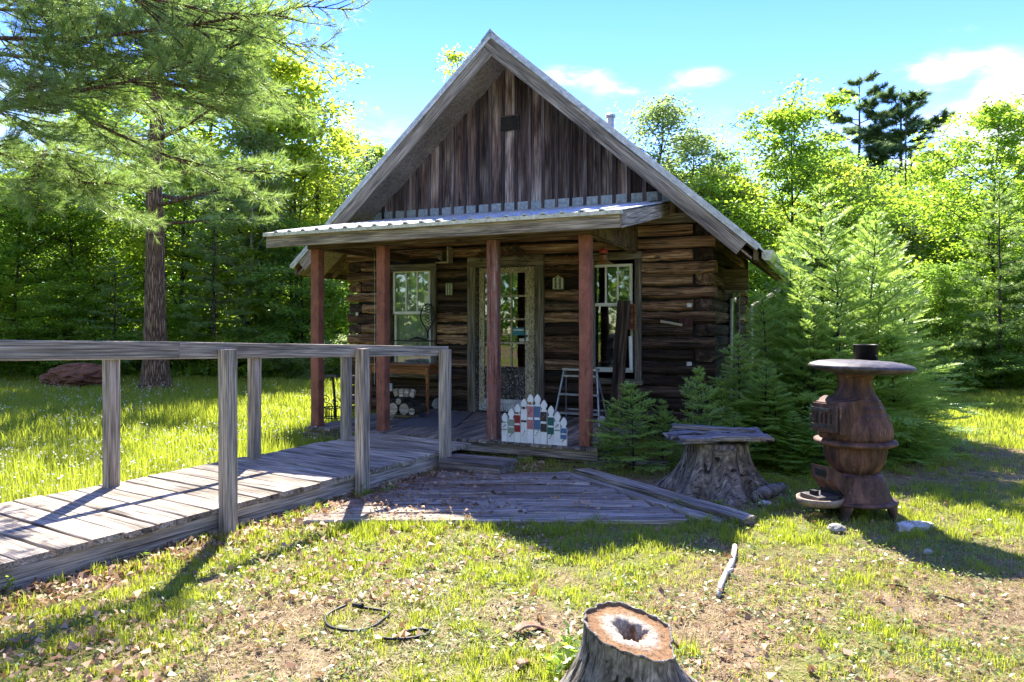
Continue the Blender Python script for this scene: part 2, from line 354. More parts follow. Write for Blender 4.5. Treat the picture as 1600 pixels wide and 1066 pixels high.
def osb():
    m, nt, N, L, out = newmat('flaked_strand_board')
    v = coords(N, L, (34, 46, 40), False); vo = N.new('ShaderNodeTexVoronoi'); vo.inputs['Scale'].default_value = 1; vo.inputs['Randomness'].default_value = 1
    L.new(v, vo.inputs['Vector']); sp = N.new('ShaderNodeSeparateXYZ'); L.new(vo.outputs['Color'], sp.inputs[0])
    c = ramp(N, [(.20,.17,.135), (.28,.24,.19), (.37,.32,.265)], [.05, .5, .95]); L.new(sp.outputs[0], c.inputs[0])
    n = noise(N, L, coords(N, L, (1.2, 1.2, 1.2), False), 1, 5)
    cc = mix(N, L, c.outputs[0], ramp_out(N, L, n, (.6,.56,.5), (1.15,1.12,1.1), .35, .6), 1, 'MULTIPLY')
    finish(N, L, out, cc, .9, sp.outputs[0], .3, .004); return m
MT['osb'] = osb()
def bark_mat(name, cols, sc_=(22, 22, 3.2), bd=.05):
    m, nt, N, L, out = newmat(name)
    v = coords(N, L, sc_, False); vo = N.new('ShaderNodeTexVoronoi'); vo.feature = 'DISTANCE_TO_EDGE'; vo.inputs['Scale'].default_value = 1
    nn = N.new('ShaderNodeTexNoise'); nn.inputs['Scale'].default_value = .5; nn.inputs['Detail'].default_value = 4; L.new(v, nn.inputs['Vector'])
    ad = N.new('ShaderNodeMixRGB'); ad.inputs[0].default_value = .35; L.new(v, ad.inputs[1]); L.new(nn.outputs['Color'], ad.inputs[2])
    vm = N.new('ShaderNodeVectorMath'); vm.operation = 'MULTIPLY_ADD'; L.new(nn.outputs['Color'], vm.inputs[0]); vm.inputs[1].default_value = (1.6,)*3; L.new(v, vm.inputs[2])
    L.new(vm.outputs[0], vo.inputs['Vector'])
    n2 = noise(N, L, coords(N, L, (40, 40, 10), False), 1, 5, .65)
    h = mrange(N, L, vo.outputs['Distance'], 0, .28)
    c = ramp(N, cols, [.0, .5, 1]); 
    mu = nmul(N, L, h, n2); mu2 = nmul(N, L, mu, 1.9); L.new(mu2, c.inputs[0])
    finish(N, L, out, c.outputs[0], .95, mu2, .9, bd); return m
MT['bark'] = bark_mat('pine_bark', [(.06,.036,.022), (.21,.135,.085), (.42,.29,.19)], (30, 30, 2.6), .05)
MT['barkdark'] = bark_mat('grey_forest_bark', [(.018,.014,.01), (.065,.052,.04), (.15,.125,.10)], (14, 14, 3), .03)
MT['fgstump'] = wood('cut_stump_bark', [(.08,.07,.06), (.20,.18,.155), (.36,.33,.29)], big=(13, 13, 1.6), vary=.1, crack=.9, bs=1)
MT['leafA'] = leaf_mat('maple_leaf', (.05,.11,.012), (.12,.19,.022), (.50,.74,.06), .6)
MT['leafB'] = leaf_mat('dark_leaf', (.05,.11,.018), (.12,.19,.03), (.44,.70,.09), .58)
MT['leafC'] = leaf_mat('yellow_leaf', (.09,.15,.012), (.19,.26,.02), (.70,.84,.07), .6)
MT['leafP'] = leaf_mat('pale_birch_leaf', (.08,.12,.035), (.16,.21,.07), (.50,.66,.2), .55)
MT['needle'] = leaf_mat('white_pine_needle', (.07,.13,.028), (.17,.26,.06), (.46,.66,.13), .5, .25)
MT['needledark'] = leaf_mat('dark_pine_needle', (.05,.09,.035), (.10,.16,.06), (.26,.40,.12), .45, .15)
MT['fir'] = leaf_mat('young_fir_needle', (.11,.21,.035), (.32,.43,.09), (.64,.88,.16), .52, .25)
MT['grass'] = leaf_mat('lawn_grass', (.10,.15,.018), (.29,.32,.04), (.60,.70,.05), .48, .06)
MT['meadow'] = leaf_mat('meadow_grass', (.09,.14,.016), (.30,.30,.05), (.56,.66,.06), .5, .05)
MT['weed'] = leaf_mat('low_weed_leaf', (.08,.13,.025), (.24,.27,.08), (.42,.55,.08), .45, .15)
MT['deadleaf'] = leaf_mat('fallen_leaf', (.17,.08,.04), (.54,.40,.27), (.35,.2,.1), .25, .05)
MT['duff'] = leaf_mat('needle_duff', (.13,.055,.03), (.34,.18,.10), (.2,.1,.05), .15, .05)
MT['straw'] = leaf_mat('dead_straw', (.20,.13,.06), (.50,.40,.22), (.35,.27,.12), .3, .05)
MT['petal'] = leaf_mat('white_petal', (.6,.6,.55), (.8,.8,.75), (.7,.7,.6), .4, .1)
def glass():
    m, nt, N, L, out = newmat('window_glass')
    fr = N.new('ShaderNodeFresnel'); fr.inputs[0].default_value = 1.5
    tr = N.new('ShaderNodeBsdfTransparent'); tr.inputs[0].default_value = (.8, .84, .83, 1)
    gl = N.new('ShaderNodeBsdfGlossy'); gl.inputs['Roughness'].default_value = .02
    nz = noise(N, L, coords(N, L, (2, 2, 2)), 1, 2)
    b = N.new('ShaderNodeBump'); b.inputs['Strength'].default_value = .08; b.inputs['Distance'].default_value = .02; L.new(nz, b.inputs['Height']); L.new(b.outputs[0], gl.inputs['Normal'])
    f2 = N.new('ShaderNodeMath'); f2.operation = 'MULTIPLY_ADD'; L.new(fr.outputs[0], f2.inputs[0]); f2.inputs[1].default_value = 1.6; f2.inputs[2].default_value = .06
    ms = N.new('ShaderNodeMixShader'); L.new(f2.outputs[0], ms.inputs[0]); L.new(tr.outputs[0], ms.inputs[1]); L.new(gl.outputs[0], ms.inputs[2])
    L.new(ms.outputs[0], out.inputs[0]); return m
MT['glass'] = glass()
# ================================================================ ground
def gz(x, y):
    return .05 * (fbm(x * .35 + 5, y * .35, 11, 3) - .5) * np.clip((np.hypot(x, y - 4) - 1) / 6, .3, 1) * 2 * np.clip(1 - np.exp(-((x - .3)**2 + (y - 8)**2) / 20), .05, 1)
def gzf(x, y): return float(gz(np.array([float(x)]), np.array([float(y)]))[0])
def cover(x, y):
    """how grassy the lawn is at a place, 0 bare .. 1 thick; the earth colour and the blades both follow it"""
    c = fbm(x * .9 + 3, y * .9 + 1, 21, 4) * 1.0 + fbm(x * 3.1, y * 3.1, 5, 3) * .55
    c = (c - .55) * 2.6
    far = np.clip((y - 6.5) / 4, 0, 1); c = c * (1 - far) + (c * .5 + .75) * far      # thicker, taller grass beyond the cabin front
    c = c + .42 * np.clip(1 - np.abs(y - (4.3 + .05 * x)) / .7, 0, 1) * (x < 1)
    c = c - 1.1 * np.exp(-((x - .9) / .9)**2 - ((y - 3.6) / .9)**2) * .5
    c = c - .22 * np.clip((x - .6) / 1.5, 0, 1) * np.clip((5 - y) / 1.2, 0, 1)
    return np.clip(c, 0, 1)
def litter(x, y):
    """strip of needles and dead leaves along the boardwalk and on the old platform"""
    a = Vector((-2.66, 3.9)); b = Vector((-.64, 6.98)); d = (b - a).normalized()
    dist = (x - a.x) * d.y - (y - a.y) * d.x; al = (x - a.x) * d.x + (y - a.y) * d.y
    s = 1.2 * np.exp(-((dist - .2) / .26)**2) * (al > -3) * (al < 4.2) 
    s = s + .9 * np.exp(-((x + .75) / .85)**2 - ((y - 6.15) / .5)**2)
    s = s + .5 * np.exp(-((x - 0.2) / 1.1)**2 - ((y - 7.0) / .35)**2)
    return np.clip(s * (.5 + fbm(x * 4, y * 4, 8, 3)), 0, 1)
def build_ground():
    def axis(lo, hi, d0, d1, step, far):
        a = list(np.arange(d0, d1, step)); v = d1; st = step
        while v < hi: a.append(v); st *= 1.25; v += st
        a.append(hi); v = d0 - step; st = step; b = []
        while v > lo: b.append(v); st *= 1.25; v -= st
        return np.array(sorted([lo] + b + a))
    xs = axis(-400, 400, -7, 7, .045, 0); ys = axis(-60, 500, 2.2, 11, .045, 0)
    X, Y = np.meshgrid(xs, ys); Z = gz(X, Y)
    m = (np.abs(X) < 8) & (Y > 1) & (Y < 12); Z = Z + np.where(m, .012 * (fbm(X * 7, Y * 7, 2, 3) - .5) * 2, 0)
    V = np.stack([X.ravel(), Y.ravel(), Z.ravel()], 1); nx, ny = len(xs), len(ys)
    i, j = np.meshgrid(np.arange(nx - 1), np.arange(ny - 1)); a = (j * nx + i).ravel()
    F = np.stack([a, a + 1, a + nx + 1, a + nx], 1)
    m, nt, N, L, out = newmat('lawn_earth')
    me = np_mesh('lawn', V, F, m); me.shade_smooth()
    for nme, fn in (('cover', cover), ('litter', litter)):
        at = me.attributes.new(nme, 'FLOAT', 'POINT'); at.data.foreach_set('value', fn(V[:, 0], V[:, 1]).astype(np.float32))
    v = coords(N, L, (1, 1, 1), False)
    n1 = noise(N, L, v, 9, 8, .7, .3); n2 = noise(N, L, v, 70, 4, .7); n3 = noise(N, L, v, 2.2, 4)
    earth = ramp(N, [(.07,.044,.020), (.165,.115,.058), (.31,.245,.14)], [.3, .48, .68]); L.new(n1, earth.inputs[0])
    gr = ramp(N, [(.06,.08,.014), (.14,.16,.025), (.25,.23,.06)], [.3, .5, .7]); L.new(n2, gr.inputs[0])
    straw = ramp(N, [(.16,.11,.055), (.34,.26,.155)], [.35, .62]); L.new(n2, straw.inputs[0])
    e2 = mix(N, L, earth.outputs[0], straw.outputs[0], mrange(N, L, n1, .45, .6))
    a1 = N.new('ShaderNodeAttribute'); a1.attribute_name = 'cover'; a2 = N.new('ShaderNodeAttribute'); a2.attribute_name = 'litter'
    cv = N.new('ShaderNodeMath'); cv.operation = 'MULTIPLY_ADD'; L.new(n1, cv.inputs[0]); cv.inputs[1].default_value = .9; 
    cs = N.new('ShaderNodeMath'); cs.operation = 'SUBTRACT'; L.new(a1.outputs['Fac'], cs.inputs[0]); cs.inputs[1].default_value = .45; L.new(cs.outputs[0], cv.inputs[2])
    c = mix(N, L, e2, gr.outputs[0], mrange(N, L, cv.outputs[0], .2, .6))
    li = ramp(N, [(.07,.03,.018), (.21,.11,.065), (.38,.25,.17)], [.3, .5, .75]); L.new(n2, li.inputs[0])
    c = mix(N, L, c, li.outputs[0], a2.outputs['Fac'])
    finish(N, L, out, c, .95, n2, .8, .02)
    o = link('lawn', me); tag(o, 'patchy sunlit lawn of grass, dry soil and dead leaves', kind='structure')
build_ground()
# ================================================================ the cabin
TH = R(24); CT, ST = math.cos(TH), math.sin(TH); C0 = Vector((-.028, 9.652))
def Fs(px, t):
    u = (px - 800) / FP; return (u * (C0.y + t * CT) - C0.x - t * ST) / (CT + u * ST)
def Fz(px, py, t): s = Fs(px, t); return HC + (HY - py) / FP * (C0.y + t * CT - s * ST)
def W2C(v): d = Vector((v[0] - C0.x, v[1] - C0.y)); return d.x * CT - d.y * ST, d.x * ST + d.y * CT
def C2W(s, t, z=0): return Vector((C0.x + s * CT + t * ST, C0.y - s * ST + t * CT, z))
cabin = empty('log_cabin', (C0.x, C0.y, 0), -TH, 'weathered log cabin with steep gable, board-clad attic and covered porch', 'cabin')
AP, SL, HALF = 5.20, .885, 3.25                   # apex height, slope, half width of the roof at its edge
WH, DEP = 2.73, 4.0
OUT = (0, -1, 0)
def prism(name, pts, t0, t1, mat, parent=cabin):
    n = len(pts); vs = [(s, t0, z) for s, z in pts] + [(s, t1, z) for s, z in pts]
    fs = [tuple(range(n)), tuple(range(2*n-1, n-1, -1))] + [(i, i + n, (i+1) % n + n, (i+1) % n) for i in range(n)]
    return MB().add(vs, fs).obj(name, mat, parent)
def cbox(name, s0, s1, t0, t1, z0, z1, mat, parent=cabin):
    return MB().box(min(s0, s1), max(s0, s1), min(t0, t1), max(t0, t1), min(z0, z1), max(z0, z1)).obj(name, mat, parent)
# openings, measured on the wall plane (s0, s1, z0, z1)
win_l = (Fs(603, 0), Fs(683, 0), Fz(643, 590, 0), Fz(643, 413, 0))
win_r = (Fs(919, 0), Fs(1003, 0), Fz(960, 600, 0), Fz(960, 394, 0))
door = (Fs(732, 0), Fs(851, 0), .19, Fz(790, 400, 0))
CH = .156; ZT = 2.66
def log(name, p0, p1, h, d, mat, seed=None, jag=.006):
    return board(name, p0, p1, h, d, OUT if abs(p0[0] - p1[0]) > abs(p0[1] - p1[1]) else (1, 0, 0), mat, cabin, ch=.036, seg=8, warp=.018, jag=jag, seed=seed)
for k in range(17):
    zt = ZT - CH * k; zc = zt - CH / 2
    long = k % 2 == 1
    e = WH if long else WH - .27
    spans = [(-e, e)]
    for (a, b, z0, z1) in (win_l, door, win_r):
        if z0 - .02 < zc < z1 + .02:
            new = []
            for (u, v) in spans:
                if b <= u or a >= v: new.append((u, v)); continue
                if a > u: new.append((u, a + .02))
                if b < v: new.append((b - .02, v))
            spans = new
    for (u, v) in spans:
        mid = (u + v) / 2; x = rg.random()
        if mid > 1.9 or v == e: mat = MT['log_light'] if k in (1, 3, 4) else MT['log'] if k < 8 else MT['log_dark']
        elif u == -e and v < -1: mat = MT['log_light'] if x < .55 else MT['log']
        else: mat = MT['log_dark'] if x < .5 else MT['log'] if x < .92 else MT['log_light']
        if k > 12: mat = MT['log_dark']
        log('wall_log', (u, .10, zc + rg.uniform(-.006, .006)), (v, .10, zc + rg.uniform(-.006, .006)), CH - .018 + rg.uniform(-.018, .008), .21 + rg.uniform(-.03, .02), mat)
    # side walls: logs run back; on alternate courses their sawn ends show at the corner
    for sd in (-1, 1):
        t0 = .045 if not long else .24
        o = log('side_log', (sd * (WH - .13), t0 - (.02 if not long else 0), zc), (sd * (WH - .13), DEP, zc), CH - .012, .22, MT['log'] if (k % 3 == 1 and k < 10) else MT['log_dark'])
    log('rear_log', (-e, DEP - .1, zc), (e, DEP - .1, zc), CH - .004, .2, MT['log_dark'])
def wallcore():
    m = MB()
    cuts = sorted([win_l, door, win_r]); x = -WH + .16
    for (a, b, z0, z1) in cuts:
        m.box(x, a + .05, .07, .15, .0, ZT); m.box(a + .05, b - .05, .07, .15, z1 - .05, ZT); m.box(a + .05, b - .05, .07, .15, 0, z0 + .05); x = b - .05
    m.box(x, WH - .16, .07, .15, 0, ZT)
    for sd in (-1, 1): m.box(sd * (WH - .16), sd * (WH - .10), .15, DEP - .15, 0, ZT)
    m.box(-WH + .16, WH - .16, DEP - .16, DEP - .09, 0, ZT)
    m.obj('chinking', MT['chink'], cabin)
wallcore()
cbox('floor', -2.5, 2.5, .16, 3.8, .10, .16, MT['inside']); cbox('ceiling', -2.5, 2.5, .16, 3.8, 2.66, 2.7, MT['inside'])
cbox('top_plate', -WH - .02, WH + .04, -.03, .17, ZT + .004, ZT + .12, MT['fascia'])
for sd in (-1, 1): cbox('wall_plate', sd * (WH - .22), sd * WH, .18, DEP, ZT + .004, ZT + .10, MT['header'])
# gable: vertical boards with battens
zb = ZT + .124; gt = .02
nb = 29; bw = 2 * (WH + .12) / nb
def under(s): return AP - .17 - abs(s) * SL
def upboard(name, s0, s1, z0, t, T, mat, ztop=None):
    """upright board, its top cut to the roof slope"""
    za, zc_ = (under(s0), under(s1)) if ztop is None else (ztop, ztop)
    if max(za, zc_) < z0 + .02: return
    za, zc_ = max(za, z0 + .005), max(zc_, z0 + .005)
    m = MB(); w = s1 - s0; k = 4; r = rg
    for_ = []
    vs = []
    for i in range(k + 1):
        u = i / k; j0, j1 = r.uniform(-.003, .003), r.uniform(-.003, .003)
        for (y, zz, x1) in ((j1, 0, zc_), (j1, T, zc_), (w + j0, T, za), (w + j0, 0, za)):
            vs.append((u * (x1 - z0), -y, zz))
    # local y = -s, so y=-w is the right edge
    fs = [(i*4+j, (i+1)*4+j, (i+1)*4+(j+1) % 4, i*4+(j+1) % 4) for i in range(k) for j in range(4)] + [(0, 1, 2, 3), (k*4+3, k*4+2, k*4+1, k*4)]
    vs2 = []
    for i in range(k + 1):
        u = i / k
        for q, (edge, zz) in enumerate(((0, 0), (0, T), (1, T), (1, 0))):
            x1 = (za if edge == 0 else zc_) - z0; jj = r.uniform(-.003, .003)
            vs2.append((u * x1, (-w * edge) + jj * .6, zz))
    m.add(vs2, fs)
    o = m.obj(name, mat, cabin); M = Matrix(((0, -1, 0), (0, 0, -1), (1, 0, 0))).to_4x4(); M.translation = (s0, t, z0); o.matrix_local = M; return o
ventz = (Fz(797, 205, 0), Fz(797, 183, 0)); vents = (Fs(784, 0), Fs(811, 0))
for i in range(nb):
    s0 = -(WH + .12) + i * bw
    upboard('gable_board', s0 + .003, s0 + bw - .003, zb, gt + rg.uniform(-.004, .004), .022, MT['gable'])
    upboard('batten', s0 - .024 + rg.uniform(-.006, .006), s0 + .024, 2.93 + .03 * rg.random() - .02, gt - .023, .018, MT['batten'])
prism('attic_wall', [(-2.45, 2.784), (2.45, 2.784), (0, AP - .25)], .048, .09, MT['chink'])
# attic vent: a thin dark panel gives the shade of the opening
vent = cbox('vent_shade_panel', vents[0], vents[1], -.024, -.02, ventz[0], ventz[1], MT['chink'])
for a, b, c, d in ((vents[0] - .012, vents[0], ventz[0], ventz[1]), (vents[1], vents[1] + .01, ventz[0], ventz[1]), (vents[0] - .012, vents[1] + .01, ventz[1], ventz[1] + .014)):
    cbox('vent_frame', a, b, -.038, .0, c, d, MT['batten'], cabin)
# roof
TF, TB = -.60, DEP + .42
for sd in (-1, 1):
    th = .17; e = HALF; q = math.hypot(1, SL)
    def pt(s, dz): return (sd * s, AP - s * SL - dz)
    prism('roof_decking', [pt(0, .05), pt(e - .02, .05), pt(e - .02, .12), pt(0, .12)], TF + .05, TB - .03, MT['header'])
    prism('soffit', [pt(0.0, .21), pt(e - .05, .21), pt(e - .05, .235), pt(0.0, .235)], TF + .045, .018, MT['osb'])
    prism('eave_soffit', [pt(WH - .1, .14), pt(e - .05, .14), pt(e - .05, .165), pt(WH - .1, .165)], .03, TB - .05, MT['header'])
    # ribbed metal sheets
    m = MB(); n = 20; L_ = TB - TF; prof = []
    for i in range(n + 1):
        t = TF - .02 + (L_ + .04) * i / n
        if i in (0, n): prof += [(t, 0)]
        else: prof += [(t - .03, 0), (t - .012, .018), (t + .012, .018), (t + .03, 0)]
    vs = []
    for (t, h) in prof:
        for s in (0, e + .05): vs += [(sd * s, t, AP - s * SL - .03 + h), (sd * s, t, AP - s * SL - .045 + h * .9)]
    fs = []
    for i in range(len(prof) - 1):
        a = i * 4; b = a + 4; fs += [(a, a + 2, b + 2, b), (a + 1, b + 1, b + 3, a + 3), (a + 2, a + 3, b + 3, b + 2)]
    fs += [(0, 1, 3, 2), tuple(x + 4 * (len(prof) - 1) for x in (0, 2, 3, 1))]
    m.add(vs, fs).obj('roof', MT['metal_roof'], cabin)
    # rake edge: metal trim over a grey board
    o0 = Vector((0, TF, AP - .045)); o1 = Vector((sd * (e + .03), TF, AP - .045 - (e + .03) * SL))
    board('rake_trim', o0, o1, .075, .03, OUT, MT['metal_roof'], cabin, ch=.004, warp=0, seg=2)
    nn = Vector((sd * -SL, 0, -1)).normalized() if sd > 0 else Vector((SL, 0, -1)).normalized()
    dwn = Vector((0, 0, -1)) - Vector((o1 - o0)).normalized() * Vector((0, 0, -1)).dot((o1 - o0).normalized()); dwn.normalize()
    board('rake_board', o0 + dwn * .122 + Vector((0, .022, 0)), o1 + dwn * .122 + Vector((0, .022, 0)) - (o1 - o0).normalized() * .14, .168, .035, OUT, MT['fascia'], cabin, warp=.003)
    prism('eave_board', [(sd * (e - .03), AP - (e - .03) * SL - .06), (sd * e, AP - e * SL - .06), (sd * e, AP - e * SL - .20), (sd * (e - .03), AP - e * SL - .20)], TF + .04, TB - .02, MT['header'])
    for k in range(8):   # rafter tails
        t = .25 + k * .52
        prism('rafter_tail', [pt(WH - .02, .17), pt(e - .04, .17), pt(e - .04, .24), pt(WH - .02, .28)], t, t + .05, MT['header'])
m = MB(); m.box(-.10, .10, TF - .03, TB + .02, AP - .02, AP + .012)
rc = MB(); rc.add([(0, TF-.03, AP+.02), (-.13, TF-.03, AP-.13*SL+.0), (-.13, TF-.03, AP-.13*SL-.03), (0, TF-.03, AP-.02), (.13, TF-.03, AP-.13*SL-.03), (.13, TF-.03, AP-.13*SL+.0)] +
       [(0, TB, AP+.02), (-.13, TB, AP-.13*SL+.0), (-.13, TB, AP-.13*SL-.03), (0, TB, AP-.02), (.13, TB, AP-.13*SL-.03), (.13, TB, AP-.13*SL+.0)],
       [(0,1,2,3,4,5), (11,10,9,8,7,6)] + [(i, i+6, (i+1) % 6 + 6, (i+1) % 6) for i in range(6)]).obj('ridge_cap', MT['flash'], cabin)
# gutter along the right eave
gs, gzt = HALF + .035, AP - HALF * SL - .07
m = MB(); prof = [(0, 0), (0, -.09), (.03, -.115), (.08, -.115), (.11, -.05), (.125, 0), (.118, 0), (.10, -.05), (.075, -.108), (.033, -.108), (.006, -.086), (.006, 0)]
n = len(prof); t0, t1 = TF + .32, TB
vs = [(gs + a, t0, gzt + b) for a, b in prof] + [(gs + a, t1, gzt + b) for a, b in prof]
m.add(vs, [(i, i + n, (i+1) % n + n, (i+1) % n) for i in range(n)])
m.add([(gs + a, t0, gzt + b) for a, b in prof[:6]], [(0, 1, 2, 3, 4, 5)]); m.add([(gs + a, t1, gzt + b) for a, b in prof[:6]], [(5, 4, 3, 2, 1, 0)])
m.obj('gutter', MT['gutter'], cabin)
MB().tube([(gs + .05, DEP + .1, gzt - .1), (gs - .1, DEP + .05, gzt - .3), (WH + .06, DEP - .1, gzt - .55), (WH + .06, DEP - .1, .2)], .035, 8).obj('downspout', MT['gutter'], cabin)
# stove pipe end poking over the ridge slope
MB().lathe([(.06, 4.35), (.06, 4.86)], 14, (.70, 2.5)).lathe([(.085, 4.82), (.085, 4.86), (.02, 4.90)], 14, (.70, 2.5)).obj('vent_pipe', MT['alu'], cabin)
# ---- porch
TP = -2.0; TD = -2.13
DZ = .185
pS = [W2C(C2W(Fs(px, TP), TP))[0] for px in (496, 599, 771, 915)]
PTOP = 2.305
for i, s in enumerate(pS):
    w = .058
    o = board('porch_post', (s, TP, DZ), (s, TP, PTOP), w * 2, w * 2, OUT, MT['redworn'] if i == 2 else MT['red'], cabin, ch=.008, seg=8, warp=.006)
pl, pr = Fs(418, -2.28), Fs(969, -2.28)
fzb = Fz(969, 356, -2.28); fzt = fzb + .155
zback = Fz(1044, 314, -.02)
slp = (zback - (fzt + .02)) / 2.26
print('porch', pl, pr, fzb, zback, 'posts', pS, 'win', win_l, win_r, door)
board('porch_fascia', (pl, -2.28, (fzb + fzt) / 2), (pr, -2.28, (fzb + fzt) / 2), fzt - fzb, .04, OUT, MT['fascia'], cabin, seg=8, warp=.006)
def proof():
    m = MB(); n = 22; prof = []
    s0, s1 = pl - .02, pr + .03
    for i in range(n + 1):
        s = s0 + (s1 - s0) * i / n
        if i in (0, n): prof.append((s, 0))
        else: prof += [(s - .035, 0), (s - .015, .02), (s + .015, .02), (s + .035, 0)]
    vs = []
    for (s, h) in prof:
        for t in (-2.335, -.025):
            z = fzt + .012 + (t + 2.28) * slp; vs += [(s, t, z + .012 + h), (s, t, z + h * .8)]
    fs = []
    for i in range(len(prof) - 1):
        a = i * 4; b = a + 4; fs += [(a, b, b + 2, a + 2), (a + 1, a + 3, b + 3, b + 1), (a, a + 1, b + 1, b)]
    e = 4 * (len(prof) - 1); fs += [(0, 2, 3, 1), (e, e + 1, e + 3, e + 2)]
    m.add(vs, fs).obj('porch_roof', MT['metal_roof'], cabin)
    MB().box(s0, s1, -2.337, -2.303, fzt - .028, fzt + .008).obj('drip_edge', MT['gutter'], cabin)
    # underside boards, run across
    k = 12
    for i in range(k):
        ta = -2.25 + i * 2.2 / k; tb = ta + 2.2 / k - .01; za = fzt - .012 + (ta + 2.28) * slp; zb_ = fzt - .012 + (tb + 2.28) * slp
        MB().hexa([(pl + .03, ta, za - .02), (pr - .03, ta, za - .02), (pr - .03, tb, zb_ - .02), (pl + .03, tb, zb_ - .02), (pl + .03, ta, za), (pr - .03, ta, za), (pr - .03, tb, zb_), (pl + .03, tb, zb_)]).obj('ceiling_board', MT['header'], cabin)
    for i in range(9):
        s = pl + .25 + i * (pr - pl - .5) / 8; ta, tb = -2.24, -.04; za = fzt - .035 + (ta + 2.28) * slp; zb_ = fzt - .035 + (tb + 2.28) * slp
        MB().hexa([(s, ta, za - .09), (s + .045, ta, za - .09), (s + .045, tb, zb_ - .09), (s, tb, zb_ - .09), (s, ta, za), (s + .045, ta, za), (s + .045, tb, zb_), (s, tb, zb_)]).obj('rafter', MT['header'], cabin)
proof()
board('header_beam', (pS[0] - .1, TP, PTOP + .085), (pS[3] + .07, TP, PTOP + .085), .165, .13, OUT, MT['header'], cabin, seg=8, warp=.005)
# short upright strips under the fascia
for s in (pS[0], pS[3]):
    board('side_header', (s, TP + .07, PTOP + .06), (s, -.01, PTOP + .06), .12, .07, (1, 0, 0), MT['header'], cabin)
for i in range(15):
    t = TP + .03 + i * .128; z1 = fzt - .10 + (t + .06 + 2.28) * slp
    cbox('infill_board', pS[3] + .037, pS[3] + .055, t, t + .122, PTOP + .02 + rg.uniform(-.006, .006), z1, MT['header'])
# sloping end board of the porch roof
zA, zB = fzt - .075, fzt - .075 + 2.2 * slp
board('end_fascia', (pr - .0, -2.27, zA), (pr + .0, -.06, zB), .155, .035, (1, 0, 0), MT['fascia'], cabin)
board('end_fascia', (pl - .0, -2.27, zA), (pl + .0, -.70, fzt - .075 + 1.57 * slp), .155, .035, (-1, 0, 0), MT['fascia'], cabin)
# flashing on the gable wall
f0 = (Fs(573, -.03), Fz(573, 340, -.03)); f1 = (Fs(1054, -.03), Fz(1054, 302, -.03))
zf = zback + .065
board('flashing', (Fs(572, -.03), -.012, zf), (Fs(1054, -.03), -.012, zf), .13, .012, OUT, MT['flash'], cabin, warp=0, seg=2, ch=.002)
# deck
dl, dr = Fs(479, TD), Fs(934, TD)
nd = 30; dw = (dr - dl) / nd
for i in range(nd):
    a = dl + i * dw
    t0 = TD - rg.uniform(0, .02)
    M = frame((a + dw / 2, t0, DZ - .016), (a + dw / 2, -.005, DZ - .016), (0, 0, 1))
    link('deck_board', plank_mesh(-.005 - t0, dw - .008, .032, seg=5, warp=.005, jag=.01, name='deck_board'), cabin, MT['deck'], M)
cbox('rim_board', dl + .02, dr - .01, TD + .03, TD + .07, .055, DZ - .036, MT['deck']); cbox('under_beam', dl + .03, dr - .12, TD + .16, TD + .3, -.03, .052, MT['deck'])
cbox('rim_board', dr - .05, dr - .012, TD + .08, -.05, .02, DZ - .036, MT['deck']); cbox('rim_board', dl + .012, dl + .05, TD + .08, -.05, .02, DZ - .036, MT['deck'])
for s in (dl + .1, dl + 1.4, dl + 2.7, dr - .18):
    cbox('deck_footing', s, s + .16, TD + .10, TD + .28, -.06, .05, MT['stone'])
for k, z in enumerate((.0, .075)):
    cbox('corner_log', dl - .05 + .03 * k, dl + .5, TD - .03, TD + .025, z - .02, z + .05, MT['deck'])
# ---- windows and door
def casing(parent, s0, s1, z0, z1, w=.10, sill=.0, top=.13):
    board('head_casing', (s0, -.018, z1 - top / 2), (s1, -.018, z1 - top / 2), top, .045, OUT, MT['trim'], parent)
    for a in (s0 + w / 2, s1 - w / 2): board('side_casing', (a, -.016, z0 + (sill or 0)), (a, -.016, z1 - top - .002), w, .045, OUT, MT['trim'], parent)
    if sill: board('sill', (s0 - .02, -.03, z0 + sill / 2), (s1 + .02, -.03, z0 + sill / 2), sill, .09, OUT, MT['trim'], parent)
def sash(parent, s0, s1, z0, z1, t, cols_, w=.035, mat=None, bottom=None, mw=.022):
    mat = mat or MT['white']; b = bottom or w
    cbox('stile', s0, s0 + w, t, t + .03, z0, z1, mat, parent); cbox('stile', s1 - w, s1, t, t + .03, z0, z1, mat, parent)
    cbox('rail', s0 + w, s1 - w, t + .001, t + .029, z0, z0 + b, mat, parent); cbox('rail', s0 + w, s1 - w, t + .001, t + .029, z1 - w, z1, mat, parent)
    k = cols_; gw = (s1 - s0 - 2 * w) / k
    for i in range(k):
        a = s0 + w + i * gw
        cbox('pane', a + .0, a + gw, t + .014, t + .018, z0 + b, z1 - w, MT['glass'], parent)
        if i: cbox('muntin', a - mw / 2, a + mw / 2, t + .004, t + .026, z0 + b, z1 - w, mat, parent)
def window(op, sx0, sx1, ztop, zbot, zmeet, sill):
    w = MB().box(op[0] + .05, op[0] + .07, .0, .2, op[2] + .03, op[3] - .05).box(op[1] - .07, op[1] - .05, .0, .2, op[2] + .03, op[3] - .05).obj('window', MT['trim'], cabin)
    casing(w, *op, w=.085, sill=sill, top=.10)
    sash(w, sx0, sx1, zmeet - .015, ztop, .02, 3); sash(w, sx0, sx1, zbot, zmeet + .012, .055, 1, bottom=.06)
    return w
wl = window(win_l, Fs(614, .02), Fs(672, .02), Fz(643, 422, .02), Fz(643, 575, .02), Fz(643, 489, .02), .09)
wr = window(win_r, Fs(924, .02), Fs(988, .02), Fz(957, 413, .02), Fz(957, 582, .02), Fz(957, 476, .02), .07)
